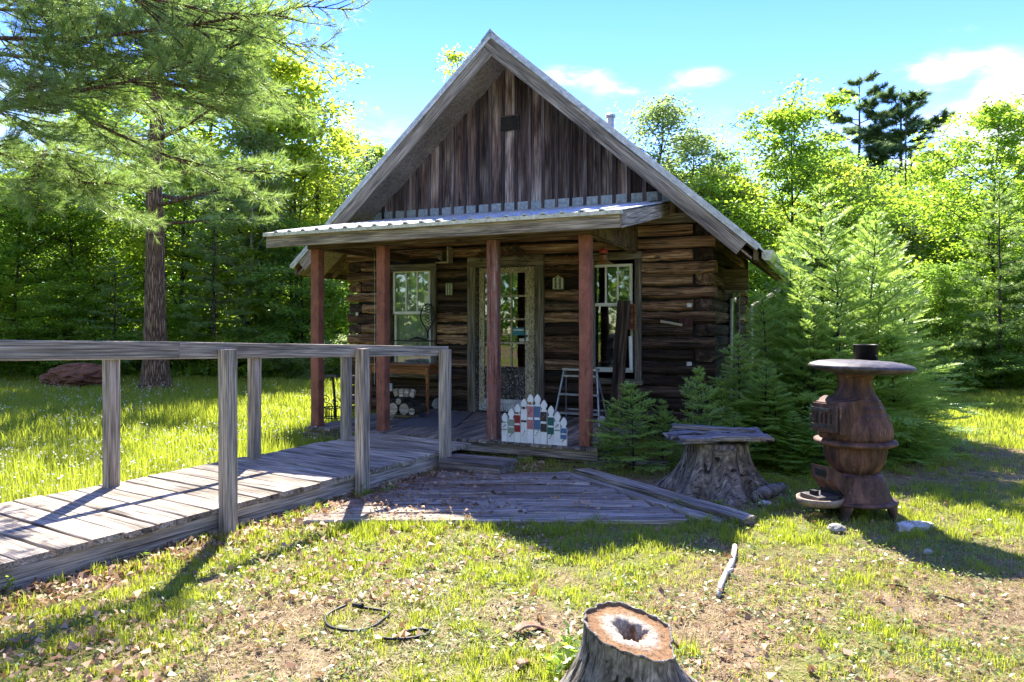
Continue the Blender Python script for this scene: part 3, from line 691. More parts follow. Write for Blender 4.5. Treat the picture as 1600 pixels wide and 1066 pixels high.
# pale curtain behind the left window
m = MB(); a, b = win_l[0] + .08, win_l[1] - .08; vs = []; n = 26
for i in range(n + 1):
    s = a + (b - a) * i / n; vs += [(s, .12 + .012 * math.sin(i * 1.9), win_l[2] + .05), (s, .12 + .012 * math.sin(i * 1.9 + .4), win_l[3] - .08)]
m.add(vs, [(2*i, 2*i+2, 2*i+3, 2*i+1) for i in range(n)]).obj('curtain', MT['curtain'], wl)
# little flower pot inside the right window
pot = MB().lathe([(.03, 0), (.045, .07), (.05, .07)], 12).obj('flower_pot', MT['white'], wr); pot.matrix_local = Matrix.Translation((Fs(957, .13), .13, Fz(957, 582, .13) + .02))
fl = MB()
for i in range(14):
    a = i * 2.4; p = (Fs(957, .13) + .04 * math.cos(a) * (i % 3) / 2, .13 + .03 * math.sin(a), Fz(957, 582, .13) + .1 + .05 * (i % 4) / 3)
    fl.lathe([(.003, p[2]), (.012, p[2] + .01), (.003, p[2] + .02)], 5, (p[0], p[1]))
fl.obj('flower', MT['petal'], wr)
# door
zd0, zd1 = .20, Fz(790, 418, 0)
dd = MB().box(door[0] + .09, door[0] + .15, -.01, .16, .19, door[3] - .1).box(door[1] - .14, door[1] - .09, -.01, .16, .19, door[3] - .1).box(door[0] + .15, door[1] - .14, -.01, .16, zd1 + .008, door[3] - .1).obj('door_frame', MT['doorlow'], cabin)
casing(dd, door[0], door[1], .19, door[3], w=.12, top=.14)
leaf = []
X = [Fs(p, .02) for p in (757, 778, 799, 821)]; ZZ = [Fz(790, p, .02) for p in (573, 536, 499, 463, 427)]
s0, s1 = door[0] + .16, door[1] - .15
cbox('door_stile', s0, X[0], .01, .05, zd0, zd1, MT['door']); cbox('door_stile', X[3], s1, .01, .05, zd0, zd1, MT['door'])
cbox('door_rail', X[0], X[3], .011, .049, ZZ[4], zd1, MT['door']); cbox('door_rail', X[0], X[3], .011, .049, Fz(790, 583, .02), ZZ[0], MT['doorlow'])
cbox('door_rail', X[0], X[3], .011, .049, zd0, Fz(790, 624, .02), MT['doorwhite']); cbox('door_panel', X[0], X[3], .022, .04, Fz(790, 624, .02), Fz(790, 583, .02), MT['doorlow'])
cbox('kick_board', s0 + .005, s1 - .005, -.004, .008, zd0 + .01, Fz(790, 632, .0), MT['doorwhite'])
for i in range(3):
    for j in range(4): cbox('door_pane', X[i], X[i+1], .028, .032, ZZ[j], ZZ[j+1], MT['glass'])
for x in X[1:3]: cbox('door_muntin', x - .011, x + .011, .014, .046, ZZ[0], ZZ[4], MT['door'])
for z in ZZ[1:4]: cbox('door_muntin', X[0], X[3], .016, .044, z - .011, z + .011, MT['door'])
cbox('latch_plate', X[3] + .02, X[3] + .05, .0, .012, Fz(825, 533, 0), Fz(825, 516, 0), MT['white'])
MB().tube([(X[3] + .035, -.03, Fz(825, 525, 0)), (X[3] + .035, .01, Fz(825, 525, 0))], [.02, .012], 10).obj('door_knob', MT['iron'], cabin)
BLUE = flat('teal_sticker', (.04, .22, .28)); WHT = flat('paper_white', (.62, .64, .62))
cbox('sticker', Fs(801, .02), Fs(819, .02), .024, .027, Fz(810, 524, .02), Fz(810, 512, .02), BLUE); cbox('sticker', Fs(802, .02), Fs(818, .02), .0225, .0238, Fz(810, 517, .02), Fz(810, 514.5, .02), WHT)
cbox('sticker', Fs(811, .02), Fs(819, .02), .024, .027, Fz(810, 534, .02), Fz(810, 529, .02), WHT)
# right side wall: window frame, meter bracket, conduit
sr = WH + .012
for (t0, t1, z0, z1) in ((1.55, 2.25, .95, 2.1),):
    w = MB().box(sr - .05, sr, t0, t1, z0, z1).obj('side_window', MT['black'], cabin)
    for a in ((t0 - .08, t0), (t1, t1 + .08)): cbox('side_casing', sr - .02, sr + .03, a[0], a[1], z0 - .08, z1 + .08, MT['trim'], w)
    cbox('head_casing', sr - .02, sr + .028, t0, t1, z1, z1 + .08, MT['trim'], w); cbox('sill', sr - .02, sr + .05, t0, t1, z0 - .08, z0, MT['trim'], w)
    cbox('pane', sr + .002, sr + .006, t0 + .03, t1 - .03, z0 + .03, z1 - .03, MT['glass'], w)
m = MB(); m.box(sr, sr + .02, .72, 1.12, 1.85, 1.88).box(sr, sr + .3, .72, .745, 1.85, 2.12); m.obj('side_bracket', MT['header'], cabin)
MB().box(sr, sr + .26, .75, 1.1, 1.82, 1.85).obj('bracket_shelf', MT['trim'], cabin)
MB().tube([(sr + .14, 1.0, 1.95), (sr + .16, 1.02, 1.8), (sr + .06, 1.05, 1.75), (sr + .04, 1.06, .3)], .018, 8).obj('conduit', MT['gutter'], cabin)
# ================================================================ things on and against the porch
rc_ = lambda s, t, z=0: C2W(s, t, z)
def cemp(name, s, t, z, label, cat, group=None): return empty(name, C2W(s, t, z), -TH, label, cat, group)
# wooden table against the wall
def table():
    t = -.42; s0, s1 = Fs(577, t - .2), Fs(670, t - .2); zt = DZ + .66
    o = cemp('side_table', (s0 + s1) / 2, t, DZ, 'varnished orange-brown wooden table under the left window', 'table')
    h = (s1 - s0) / 2; w = .2; H = zt - DZ
    board('table_top', (-h - .03, 0, H), (h + .03, 0, H), 2 * w + .06, .028, (0, 0, 1), MT['orangewood'], o, warp=.001)
    for a in (-w, w): MB().box(-h + .03, h - .03, a - .01, a + .01, H - .12, H - .015).obj('apron', MT['orangewood'], o)
    for a in (-h + .02, h - .02): MB().box(a - .01, a + .01, -w + .01, w - .01, H - .12, H - .016).obj('apron', MT['orangewood'], o)
    for a in (-h + .02, h - .02):
        for b in (-w, w): MB().tube([(a, b, H - .02), (a, b, H - .14), (a, b, 0)], [.03, .028, .016], 6).obj('leg', MT['orangewood'], o)
table()
# bundle of split firewood on a low cradle
def bundle():
    p = G(632, 652, DZ); s, t = W2C(p)
    o = cemp('firewood_bundle', s, t, DZ, 'strapped bundle of pale round-ended firewood below the table', 'firewood')
    MB().tube([(-.2, 0, .03), (-.1, 0, .015), (.1, 0, .015), (.2, 0, .03)], .022, 6).obj('cradle', MT['palewood'], o)
    for i, (x, z, r) in enumerate(((-.085, .125, .08), (.085, .125, .08), (-.2, .10, .05), (.2, .10, .05), (0, .22, .045))):
        m = MB().tube([(x, -.14, z), (x * 1.02, .16, z + .005)], r, 12); q = m.obj('firewood', MT['vine'], o)
        MB().tube([(x, -.146, z), (x, -.141, z)], r * .9, 12).obj('cut_end', MT['palewood'], q)
    for i in range(4):
        x = -.11 + i * .073; MB().box(-.03, .03, -.02, .02, 0, .10).obj('split_stick', MT['palewood'], o, M=Matrix.Translation((x, .0, .27)) @ Matrix.Rotation((i - 1.5) * .22, 4, 'Y'))
    MB().tube([(-.25, -.05, .12), (-.15, -.05, .22), (0, -.05, .265), (.15, -.05, .22), (.25, -.05, .12)], .012, 5).obj('strap', MT['black'], o)
bundle()
def lump(name, p, sc_, mat, label, cat, seed=1, n=10, parent=None, rows=7):
    r = random.Random(seed); m = MB(); vs = []; fs = []
    for i in range(rows + 1):
        th = math.pi * i / rows
        for j in range(n):
            w = 2 * math.pi * j / n; k = 1 + r.uniform(-.16, .16)
            vs.append((sc_[0] * math.sin(th) * math.cos(w) * k, sc_[1] * math.sin(th) * math.sin(w) * k, sc_[2] * (1 - math.cos(th)) * .5 * 2 * (1 if i < rows else 1)))
    fs = [(i*n+j, i*n+(j+1) % n, (i+1)*n+(j+1) % n, (i+1)*n+j) for i in range(rows) for j in range(n)]
    o = m.add(vs, fs).obj(name, mat, parent); o.location = p; return tag(o, label, cat)
lump('stone_block', G(682, 641, DZ), (.06, .06, .085), MT['stone'], 'grey stone block on the porch right of the table', 'stone', 3)
def antler():
    p = G(606, 659, DZ); m = MB(); r = random.Random(5)
    m.tube([(-.1, 0, .02), (-.03, .01, .05), (.06, 0, .03)], [.02, .03, .015], 6)
    for i in range(6):
        a = i * 1.1; m.tube([(-.04 + .02 * i, 0, .035), (-.06 + .03 * i, .03 * math.sin(a), .08 + .02 * math.cos(a)), (-.07 + .035 * i, .05 * math.sin(a), .11)], [.012, .009, .003], 5)
    o = m.obj('antler', MT['palewood'], None, True); o.location = p; tag(o, 'small bleached antler lying on the porch near the second red post', 'antler')
antler()
# wrought iron stand at the left end
def stand():
    p = G(520, 655, DZ); s, t = W2C(p); o = cemp('wrought_iron_stand', s, t, DZ, 'black wrought-iron scrollwork stand with basket between the left porch posts', 'stand')
    H = HC + (HY - 589) / FP * p.y - DZ
    MB().tube([(.04, 0, 0), (.03, 0, H * .5), (0, 0, H)], .016, 6).obj('pole', MT['black'], o)
    MB().box(-.10, .09, -.05, .05, H, H + .025).obj('top_plate', MT['iron'], o)
    m = MB()
    for (x0, x1, z) in ((-.12, .12, .02), (-.12, .12, .15)):
        m.tube([(x0, -.08, z), (x1, -.08, z), (x1, .08, z), (x0, .08, z), (x0, -.08, z)], .007, 5)
    for i in range(7): x = -.12 + i * .04; m.tube([(x, -.08, .02), (x, -.08, .15)], .005, 4)
    for i in range(5): y = -.08 + i * .04; m.tube([(-.12, y, .02), (-.12, y, .15)], .005, 4)
    m.obj('basket', MT['black'], o)
    for sg, x0, z0, k in ((1, .1, .22, 1), (-1, -.06, .25, .9), (1, -.14, .19, .6), (-1, .0, .16, .7)):
        pts = [(x0 + sg * k * .075 * (1 - i / 26) * math.cos(i * .42), -.06, z0 + k * .075 * (1 - i / 26) * math.sin(i * .42)) for i in range(22)]
        MB().tube(pts, .006, 5).obj('scroll', MT['black'], o)
stand()
# second small stand behind the back ramp post: low iron trivet with a pot
def trivet():
    p = G(575, 640, DZ); s, t = W2C(p); o = cemp('garden_ornament', s, t, DZ, 'small pale figure ornament with dark base under the table end', 'ornament')
    MB().lathe([(.05, 0), (.055, .02), (.03, .05), (.045, .10), (.05, .15), (.02, .18)], 12).obj('base', MT['black'], o, True)
    MB().lathe([(.02, .18), (.04, .20), (.045, .235), (.03, .27), (.005, .285)], 12).obj('head', MT['palestone'], o, True)
    MB().lathe([(.055, .195), (.06, .2), (.02, .215)], 12).obj('collar', MT['palestone'], o)
trivet()
# hanging string with white tag
s_, t_ = Fs(585, -1.0), -1.0
m = MB().tube([(0, 0, 0), (.005, 0, -.8), (0, .0, -1.75)], .004, 4)
o = m.obj('pull_string', MT['alu'], None); o.location = C2W(s_, t_, 2.35); tag(o, 'thin hanging pull cord by the second red post', 'cord')
MB().box(-.022, .022, -.004, .004, -.04, .04).obj('tag', WHT, o, M=Matrix.Translation((.005, 0, -1.31)) @ Matrix.Rotation(.3, 4, 'Y'))
def wallbox(name, px, py, w, h, d, mat, label, cat, t=-.01):
    s = Fs(px, t); z = Fz(px, py, t); o = MB().box(-w/2, w/2, -d, 0, -h/2, h/2).obj(name, mat, None); o.location = C2W(s, t, z); o.rotation_euler = (0, 0, -TH); return tag(o, label, cat)
wallbox('outlet_box', 612, 605, .06, .11, .04, WHT, 'white outlet box on the logs under the left window', 'outlet')
wallbox('name_tag', 1077, 477, .055, .05, .006, WHT, 'upper small white number tag on the logs near the right corner', 'tag')
wallbox('name_tag', 1077, 569, .06, .055, .006, WHT, 'lower small white number tag on the logs near the right corner', 'tag')
wallbox('name_tag', 558, 491, .045, .05, .006, WHT, 'tiny white tag on the logs near the left corner', 'tag')
wallbox('thermometer', 604, 484, .035, .13, .02, MT['gutter'], 'narrow cream thermometer on the left window casing', 'thermometer', -.04)
# small wall pictures
def picture(px, py, w, h, house, label):
    t = -.012; o = empty('wall_plaque', C2W(Fs(px, t), t, Fz(px, py, t)), -TH, label, 'plaque')
    a = rough_mat('plaque_face', [(.16, .20, .10), (.42, .46, .30)], (16, 16, 40), .8, .1, .002)
    pts = [(-w/2, -h/2), (w/2, -h/2), (w/2, h/2)] + ([(w*.25, h/2 + .02), (0, h/2 + .05), (-w*.25, h/2 + .02)] if house else []) + [(-w/2, h/2)]
    n = len(pts); m = MB().add([(x, -.03, z) for x, z in pts] + [(x, -.0, z) for x, z in pts], [tuple(range(n)), tuple(range(2*n-1, n-1, -1))] + [(i, i+n, (i+1) % n + n, (i+1) % n) for i in range(n)])
    m.obj('backing', a, o)
    for i in range(5): x = -w/2 + w * (i + .5) / 5; MB().box(x - w*.05, x + w*.05, -.037, -.031, -h/2 + .01, h/2 - .01 + (.02 if house else 0)).obj('stripe', MT['trim'] if i % 2 else MT['gutter'], o)
    return o
picture(703, 452, .10, .17, False, 'pale green narrow picture hung between left window and door')
picture(873, 444, .15, .14, True, 'pale green house-shaped plaque between door and right window')
# bracket with a corner box, above the left window
def bracket():
    t = -.03; s = Fs(697, t); o = cemp('corner_bracket', s, t, Fz(697, 400, t), 'pale wooden bracket shelf above and right of the left window', 'bracket')
    MB().box(-.10, .11, -.14, 0, -.11, -.095).obj('shelf', MT['palewood'], o); MB().box(.09, .11, -.14, 0, -.094, .11).obj('side', MT['palewood'], o)
    MB().box(-.02, .0, -.12, 0, -.094, .05).obj('divider', MT['trim'], o); MB().hexa([(-.14, -.1, .02), (-.02, -.1, -.09), (-.02, 0, -.09), (-.14, 0, .02), (-.14, -.1, .04), (-.0, -.1, .04), (-.0, 0, .04), (-.14, 0, .04)]).obj('brace', MT['trim'], o)
bracket()
# teardrop net on the window casing
def net():
    t = -.09; s, z = Fs(668, t), Fz(668, 497, t); o = cemp('landing_net', s, t, z, 'black teardrop net frame hanging on the right casing of the left window', 'net')
    pts = []
    for i in range(25):
        a = 2 * math.pi * i / 24; y = math.cos(a); x = math.sin(a) * (.115 if y > -.2 else .115 * (1 + (y + .2) / .8 * .95)); pts.append((x, 0, .02 + .18 * y + (.0 if y > 0 else .06 * y)))
    MB().tube(pts, .010, 6, False).obj('hoop', MT['black'], o)
    m = MB(); r = random.Random(4)
    for k in range(9):
        z0 = .19 - .042 * k; w = .10 * max(.12, min(1, 1.15 - k * .12)) if k else .05
        m.tube([(-w, .006, z0), (0, .03, z0 - .03), (w, .006, z0)], .0055, 4)
        m.tube([(-w, .006, z0), (w * .7, .02, z0 - .05)], .005, 4); m.tube([(w, .006, z0), (-w * .7, .02, z0 - .05)], .005, 4)
    m.obj('netting', MT['black'], o)
    MB().tube([(0, 0, -.20), (.0, 0, -.29)], .012, 6).obj('handle', MT['black'], o)
net()
# rod across the left window
t = -.11
o = MB().tube([(Fs(572, t), t, Fz(572, 531, t)), (Fs(640, t), t, Fz(640, 533, t)), (Fs(692, t), t, Fz(692, 533, t))], [.006, .009, .011], 6).obj('fishing_rod', MT['brownboard'], None)
o.location = C2W(0, 0); o.rotation_euler = (0, 0, -TH); tag(o, 'thin brown rod laid level across the left window', 'rod')
MB().tube([(Fs(640, t), t - .01, Fz(640, 531, t)), (Fs(652, t), t - .02, Fz(652, 528, t)), (Fs(668, t), t - .01, Fz(668, 531, t))], [.006, .02, .006], 6).obj('reel', MT['black'], o)
# dried vine wreath over the door
def wreath():
    t = -.10; s, z = Fs(785, t), Fz(785, 392, t); o = cemp('vine_swag', s, t, z, 'dried dark vine swag hung above the door', 'wreath'); r = random.Random(9)
    for k in range(46):
        x = r.uniform(-.36, .30); pts = [(x, r.uniform(-.04, .03), .06 - abs(x) * .18)]
        for i in range(5): q = pts[-1]; pts.append((q[0] + r.uniform(-.07, .07), q[1] + r.uniform(-.02, .02), q[2] + r.uniform(-.07, .045)))
        MB().tube(pts, [.006, .006, .005, .004, .003, .002], 4).obj('twig', MT['vine'], o)
wreath()
# hanging lantern
def lantern():
    p = P(943, 400, 7.9); s, t = W2C(p); o = cemp('hanging_lantern', s, t, p.z, 'red and amber glass bell lantern hanging right of the fourth red post', 'lantern')
    RED = flat('lantern_red', (.40, .05, .02), .35); AMB = flat('lantern_amber', (.30, .13, .03), .3)
    MB().tube([(0, 0, .06), (.0, 0, .20)], .003, 4).obj('hook', MT['black'], o)
    MB().lathe([(.012, .085), (.045, .07), (.05, .035), (.046, .03)], 14).obj('cap', RED, o, True)
    MB().lathe([(.045, .03), (.04, -.02), (.05, -.05), (.085, -.075), (.115, -.085)], 16).obj('shade', AMB, o, True)
    MB().lathe([(.05, .02), (.052, .015), (.045, .01)], 14).obj('ring', MT['black'], o)
lantern()
# framed thermometer above a white pipe
def thermo():
    t = -.13; s = Fs(988, t); z = Fz(988, 495, t); o = cemp('framed_thermometer', s, t, z, 'orange wooden framed gauge on the right window casing', 'gauge')
    h = .16; w = .05
    for a in (-w, w - .014): MB().box(a, a + .014, -.03, .0, -h, h).obj('frame', MT['orangewood'], o)
    for a in (-h, h - .014): MB().box(-w + .014, w - .014, -.029, -.001, a, a + .014).obj('frame', MT['orangewood'], o)
    MB().box(-w + .014, w - .014, -.018, -.004, -h + .014, h - .014).obj('backing', MT['brownboard'], o); MB().box(-.007, .007, -.024, -.0182, -h * .6, h * .6).obj('tube', MT['orangewood'], o)
    q = MB().tube([(0, 0, 0), (0, .0, .01), (-.01, 0, .42)], [.028, .022, .022], 10).obj('white_pipe', MT['white'], None); q.location = C2W(Fs(986, t), t, Fz(986, 578, t)); tag(q, 'short white pipe standing on the right window sill', 'pipe')
thermo()
# leaning planks
def lean(px0, py0, px1, t1, py1, W, mat, label):
    a = G(px0, py0, .02); z1 = Fz(px1, py1, t1); b = C2W(Fs(px1, t1), t1, z1)
    o = board('leaning_plank', a, b, W, .035, (-.3, -1, .2), mat, None, seg=6, warp=.006); return tag(o, label, 'plank')
lean(1054, 672, 1073, -.03, 498, .17, MT['brownboard'], 'dark reddish plank leaning on the logs behind the small fir')
def lean2():
    a = Vector(C2W(*W2C(G(962, 660, DZ))[:2], DZ + .01)); t1 = -.16; b = C2W(Fs(975, t1), t1, Fz(975, 470, t1))
    tag(board('leaning_plank', a, b, .16, .03, (-.2, -1, .2), MT['log_dark'], None, seg=6, warp=.006), 'near-black plank leaning across the right window', 'plank')
lean2()
t = -.04; o = board('wood_strip', C2W(Fs(1032, t), t, Fz(1032, 502, t)), C2W(Fs(1066, t), t, Fz(1066, 508, t)), .03, .02, (-ST, -CT, 0), MT['palewood'], None); tag(o, 'short pale strip of wood nailed on the right logs', 'strip')
# aluminium stepladder
def ladder():
    p = G(905, 665, DZ); s, t = W2C(p); o = cemp('stepladder', s, t, DZ, 'small aluminium stepladder standing behind the fourth red post', 'ladder')
    w = .26; H = .66
    for a in (-w, w):
        board('front_rail', (a * 1.12, -.12, 0), (a * .8, .05, H), .035, .018, (1, 0, 0), MT['alu'], o, warp=0, seg=1, ch=.003); board('rear_rail', (a * 1.05, .30, 0), (a * .75, .08, H), .022, .014, (1, 0, 0), MT['alu'], o, warp=0, seg=1, ch=.003)
    for k in range(3):
        z = H * (k + .75) / 3 - .02; u = z / H; ww = w * (1.12 - .32 * u); MB().box(-ww, ww, -.12 + .17 * u - .045, -.12 + .17 * u + .04, z, z + .02).obj('step', MT['alu'], o)
    MB().box(-w * .85, w * .85, .0, .12, H, H + .025).obj('top_cap', MT['alu'], o)
    MB().box(-w, w, .255, .265, .15, .17).obj('brace', MT['alu'], o)
ladder()
o = lump('seashell', G(940, 661, DZ), (.05, .03, .045), MT['palestone'], 'small white shell ornament on the deck by the right plank', 'shell', 8)
# door mat
a = G(672, 657, DZ); s, t = W2C(a); 
m = MB(); q = [G(612, 668, DZ), G(712, 668, DZ), G(740, 645, DZ), G(665, 645, DZ)]
m.hexa([(v.x, v.y, DZ + .004) for v in q] + [(v.x, v.y, DZ + .014) for v in q]); tag(m.obj('door_mat', MT['mat_rug'], None), 'flat dark grey ribbed mat on the porch left of the door', 'mat')
# painted picket figures
def pickets():
    t = TD + .02; xs = [789, 799, 809, 819, 829, 840, 850, 861, 871, 881]; tops = [645, 638, 631, 623, 616, 616, 625, 634, 643, 652]
    base = rc_(Fs(835, t), t, DZ); o = empty('painted_picket_fence', base, -TH, 'little arched fence of ten painted picket figures on the porch edge', 'picket fence')
    sb = Fs(835, t)
    C = {'r': flat('picket_red', (.34, .035, .03)), 'p': flat('picket_pink', (.52, .2, .2)), 'b': flat('picket_blue', (.10, .17, .30)), 'g': flat('picket_green', (.02, .13, .10)), 'y': flat('picket_sage', (.25, .33, .24)), 'w': MT['white'], 'k': flat('picket_dark', (.05, .045, .04)), 'o': flat('picket_tan', (.34, .15, .07))}
    bands = ['ywy', 'wyw', 'wro', 'wwk', 'wpo', 'wbw', 'wkw', 'wgw', 'www', 'wbw']
    for i, (px, ty) in enumerate(zip(xs, tops)):
        s = Fs(px, t) - sb; H = Fz(px, ty, t) - DZ; w = .034
        neck = H - .10
        pts = [(-w, .0), (w, .0), (w, neck - .012), (w * .55, neck), (w * .62, neck + .012), (w * .95, neck + .035), (w * .95, neck + .055), (w * .4, H - .014), (0, H)]
        pts = pts + [(-x, z) for x, z in pts[-2:1:-1]]
        n = len(pts); vs = [(s + x, -.009, z) for x, z in pts] + [(s + x, .009, z) for x, z in pts]
        pk = MB().add(vs, [tuple(range(n)), tuple(range(2*n-1, n-1, -1))] + [(j, j+n, (j+1) % n + n, (j+1) % n) for j in range(n)]).obj('picket', MT['white'], o)
        b = bands[i]
        if b[1] != 'w': MB().box(s - w * .97, s + w * .97, -.0125, -.0095, neck * .36, neck * .94).obj('painted_coat', C[b[1]], pk)
        MB().box(s - w * .9, s + w * .9, -.014, -.0127, neck * .60, neck * .66).obj('painted_sash', C['w' if b[1] != 'w' else 'k' if i % 2 else 'y'], pk)
        if b[2] != 'w': MB().box(s - w * .5, s + w * .4, -.014, -.0095, neck * .98, neck * 1.05).obj('painted_hat', C[b[2]], pk)
        for q in range(3): x = s + (q - 1) * .012; z = neck * (.2 + .06 * q) if i % 2 else neck * (.74 + .05 * q); MB().box(x - .005, x + .005, -.0165, -.0142, z, z + .012).obj('painted_mark', C['k' if i % 3 else 'o'], pk)
    for z in (.05, .20): MB().box(Fs(786, t) - sb, Fs(884, t) - sb, .010, .022, z, z + .03).obj('back_rail', MT['white'], o)
pickets()
# ================================================================ the boardwalk
ramp_root = empty('boardwalk_ramp', (0, 0, 0), 0, 'grey plank boardwalk with post and rail leading to the porch', 'ramp')
RZ = .17
A0, A1 = G(357, 788, RZ), G(697, 702, RZ); B0, B1 = G(173, 755.6, RZ), G(540, 685, RZ)
e = ((A1 - A0).normalized() + (B1 - B0).normalized()).normalized(); nrmv = Vector((-e.y, e.x, 0))
Wd = (B0 - A0).dot(nrmv) * .5 + (B1 - A1).dot(nrmv) * .5
print('ramp dir', e, Wd)
org = A1.copy()
def RP(a, w, z=RZ): v = org + e * a + nrmv * w; return Vector((v.x, v.y, z))
a = .05; i = 0; pw = .178
while a > -6.2:
    # planks lie across; a few are narrower, gaps open and uneven
    w = pw + rg.uniform(-.008, .006); g = rg.uniform(.010, .022)
    c = a - w / 2; sk = rg.uniform(-.006, .006)
    p0 = RP(c - sk, -.035 + rg.uniform(-.015, .012), RZ - .019 + rg.uniform(-.003, .003)); p1 = RP(c + sk, Wd + .03 + rg.uniform(-.02, .02), RZ - .019 + rg.uniform(-.003, .003))
    board('plank', p0, p1, w, .038, (0, 0, 1), MT['ramp'], ramp_root, ch=.005, seg=5, warp=.006); a -= w + g
# boards filling the corner towards the porch edge
for k in range(10):
    a = .06 + k * .192
    pa, pb = None, None
    for j in range(60):
        w_ = Wd * 1.02 * (1 - j / 59); q = RP(a + .09, w_); s, t = W2C(q)
        if t < TD - .02:
            if pa is None: pa = w_
            pb = w_
    if pa is None or pa - pb < .15: continue
    # clip both ends to the porch edge line
    lo = pb; hi = pa
    board('plank', RP(a + .09, max(lo, -.03), RZ - .02), RP(a + .09, hi, RZ - .02), .177, .038, (0, 0, 1), MT['ramp'], ramp_root, warp=.005)
for w in (.0, Wd - .045): board('stringer', RP(.06, w, .06), RP(-6.2, w, .05), .18, .045, (nrmv if w else -nrmv), MT['rail'], ramp_root, seg=12, warp=.008, ch=.005)
def on_line(px, w):
    u = (px - 800) / FP; b = org + nrmv * w; return (u * b.y - b.x) / (e.x - u * e.y)
def post(px, w, ytop, z0=.0):
    a = on_line(px, w); p = RP(a, w, 0); zt = HC + (HY - ytop) / FP * p.y
    M = frame((p.x, p.y, z0), (p.x, p.y, zt), nrmv)
    link('post', plank_mesh(zt - z0, .092, .092, ch=.007, seg=6, warp=.004, name='post'), ramp_root, MT['rail'], M); return a
for px, yt in ((356, 546), (566.5, 545), (695.5, 546)): post(px, -.085, yt, -.02)
for px in (173.5, 397.5, 540.5): post(px, Wd - .1, 548, .02)
post(-160, -.085, 546, -.02)
def rail(px0, y0, px1, y1, w, h, t_, off=0):
    a0, a1 = on_line(px0, w), on_line(px1, w); p, q = RP(a0, w), RP(a1, w)
    z0 = HC + (HY - y0) / FP * p.y - h / 2; z1 = HC + (HY - y1) / FP * q.y - h / 2
    board('handrail', (p.x, p.y, z0), (q.x, q.y, z1), h, t_, -nrmv, MT['rail'], ramp_root, seg=7, warp=.004, ch=.004)
rail(-420, 528, 277, 534.5, -.015, .104, .045); rail(277.6, 534.5, 698, 541, -.015, .098, .042)
rail(-100, 544, 545, 546, Wd - .16, .085, .04)
# ---- step beside the ramp
def step():
    c = G(745, 722, .1); o = empty('porch_step', (c.x, c.y, 0), -TH, 'low grey wooden step between boardwalk and porch', 'step')
    for k in range(3): board('tread', (-.32, -.12 + k * .125, .11), (.34, -.12 + k * .125, .11), .12, .035, (0, 0, 1), MT['deck'], o, warp=.006)
    board('riser', (-.31, -.175, .045), (.33, -.175, .045), .09, .03, OUT, MT['deck'], o)
    for a in (-.30, .3): MB().box(a - .02, a + .02, -.158, .18, -.03, .09).obj('side_cleat', MT['deck'], o)
step()
# ---- timbers on the ground
def gboard(name, x0, y0, x1, y1, W, T, mat, label=None, parent=None, z=.02, px=True, **kw):
    a, b = (G(x0, y0), G(x1, y1)) if px else (Vector((x0, y0, 0)), Vector((x1, y1, 0)))
    a.z = gzf(a.x, a.y) + z; b.z = gzf(b.x, b.y) + z
    o = board(name, a, b, W, T, (0, 0, 1), mat, parent, **kw)
    return tag(o, label, 'timber') if label else o
gboard('old_timber', 932, 726, 1042, 734, .15, .09, MT['slab'], 'short grey timber lying behind the platform near the fir seedling', z=.03, seg=6, warp=.012, jag=.02)
gboard('old_timber', 905, 741, 1170, 821, .15, .05, MT['platform'], 'long split timber lying diagonally along the right of the platform', z=.035, seg=8, warp=.015, jag=.03)
gboard('old_timber', 880, 744, 1128, 822, .10, .04, MT['platform'], 'narrow timber beside the long diagonal one, platform side', z=.02, seg=8, warp=.012, jag=.03)
def platform():
    o = empty('old_platform', (0, 0, 0), 0, 'rotten grey board platform sunk in the ground before the porch', 'platform')
    y = 4.93; k = 0
    while y < 6.42:
        w = rg.choice((.14, .17, .2)); yc = y + w / 2; u = (yc - 4.93) / 2.0
        x0 = -1.55 + 1.2 * u + rg.uniform(-.1, .12); py = HY + FP * HC / yc
        xr_px = 1090 - (822 - py) * (1090 - 862) / (822 - 738); x1 = (xr_px - 800) / FP * yc + rg.uniform(-.04, .02)
        if k % 3 == 1 and u < .8:   # some boards are in two lengths, some rotted short
            xm = rg.uniform(x0 + .6, x1 - .6); segs = [(x0, xm - .01), (xm + .01, x1)]
        else: segs = [(x0, x1)]
        for (a, b) in segs:
            zc = gzf((a + b) / 2, yc)
            board('plank', (a, yc + rg.uniform(-.01, .01), zc + .022 + rg.uniform(-.008, .006)), (b, yc + rg.uniform(-.01, .01), zc + .022 + rg.uniform(-.008, .006)), w - .016, .04, (0, 0, 1), MT['platform'], o, seg=9, warp=.014, jag=.04, ch=.008)
        y += w; k += 1
platform()
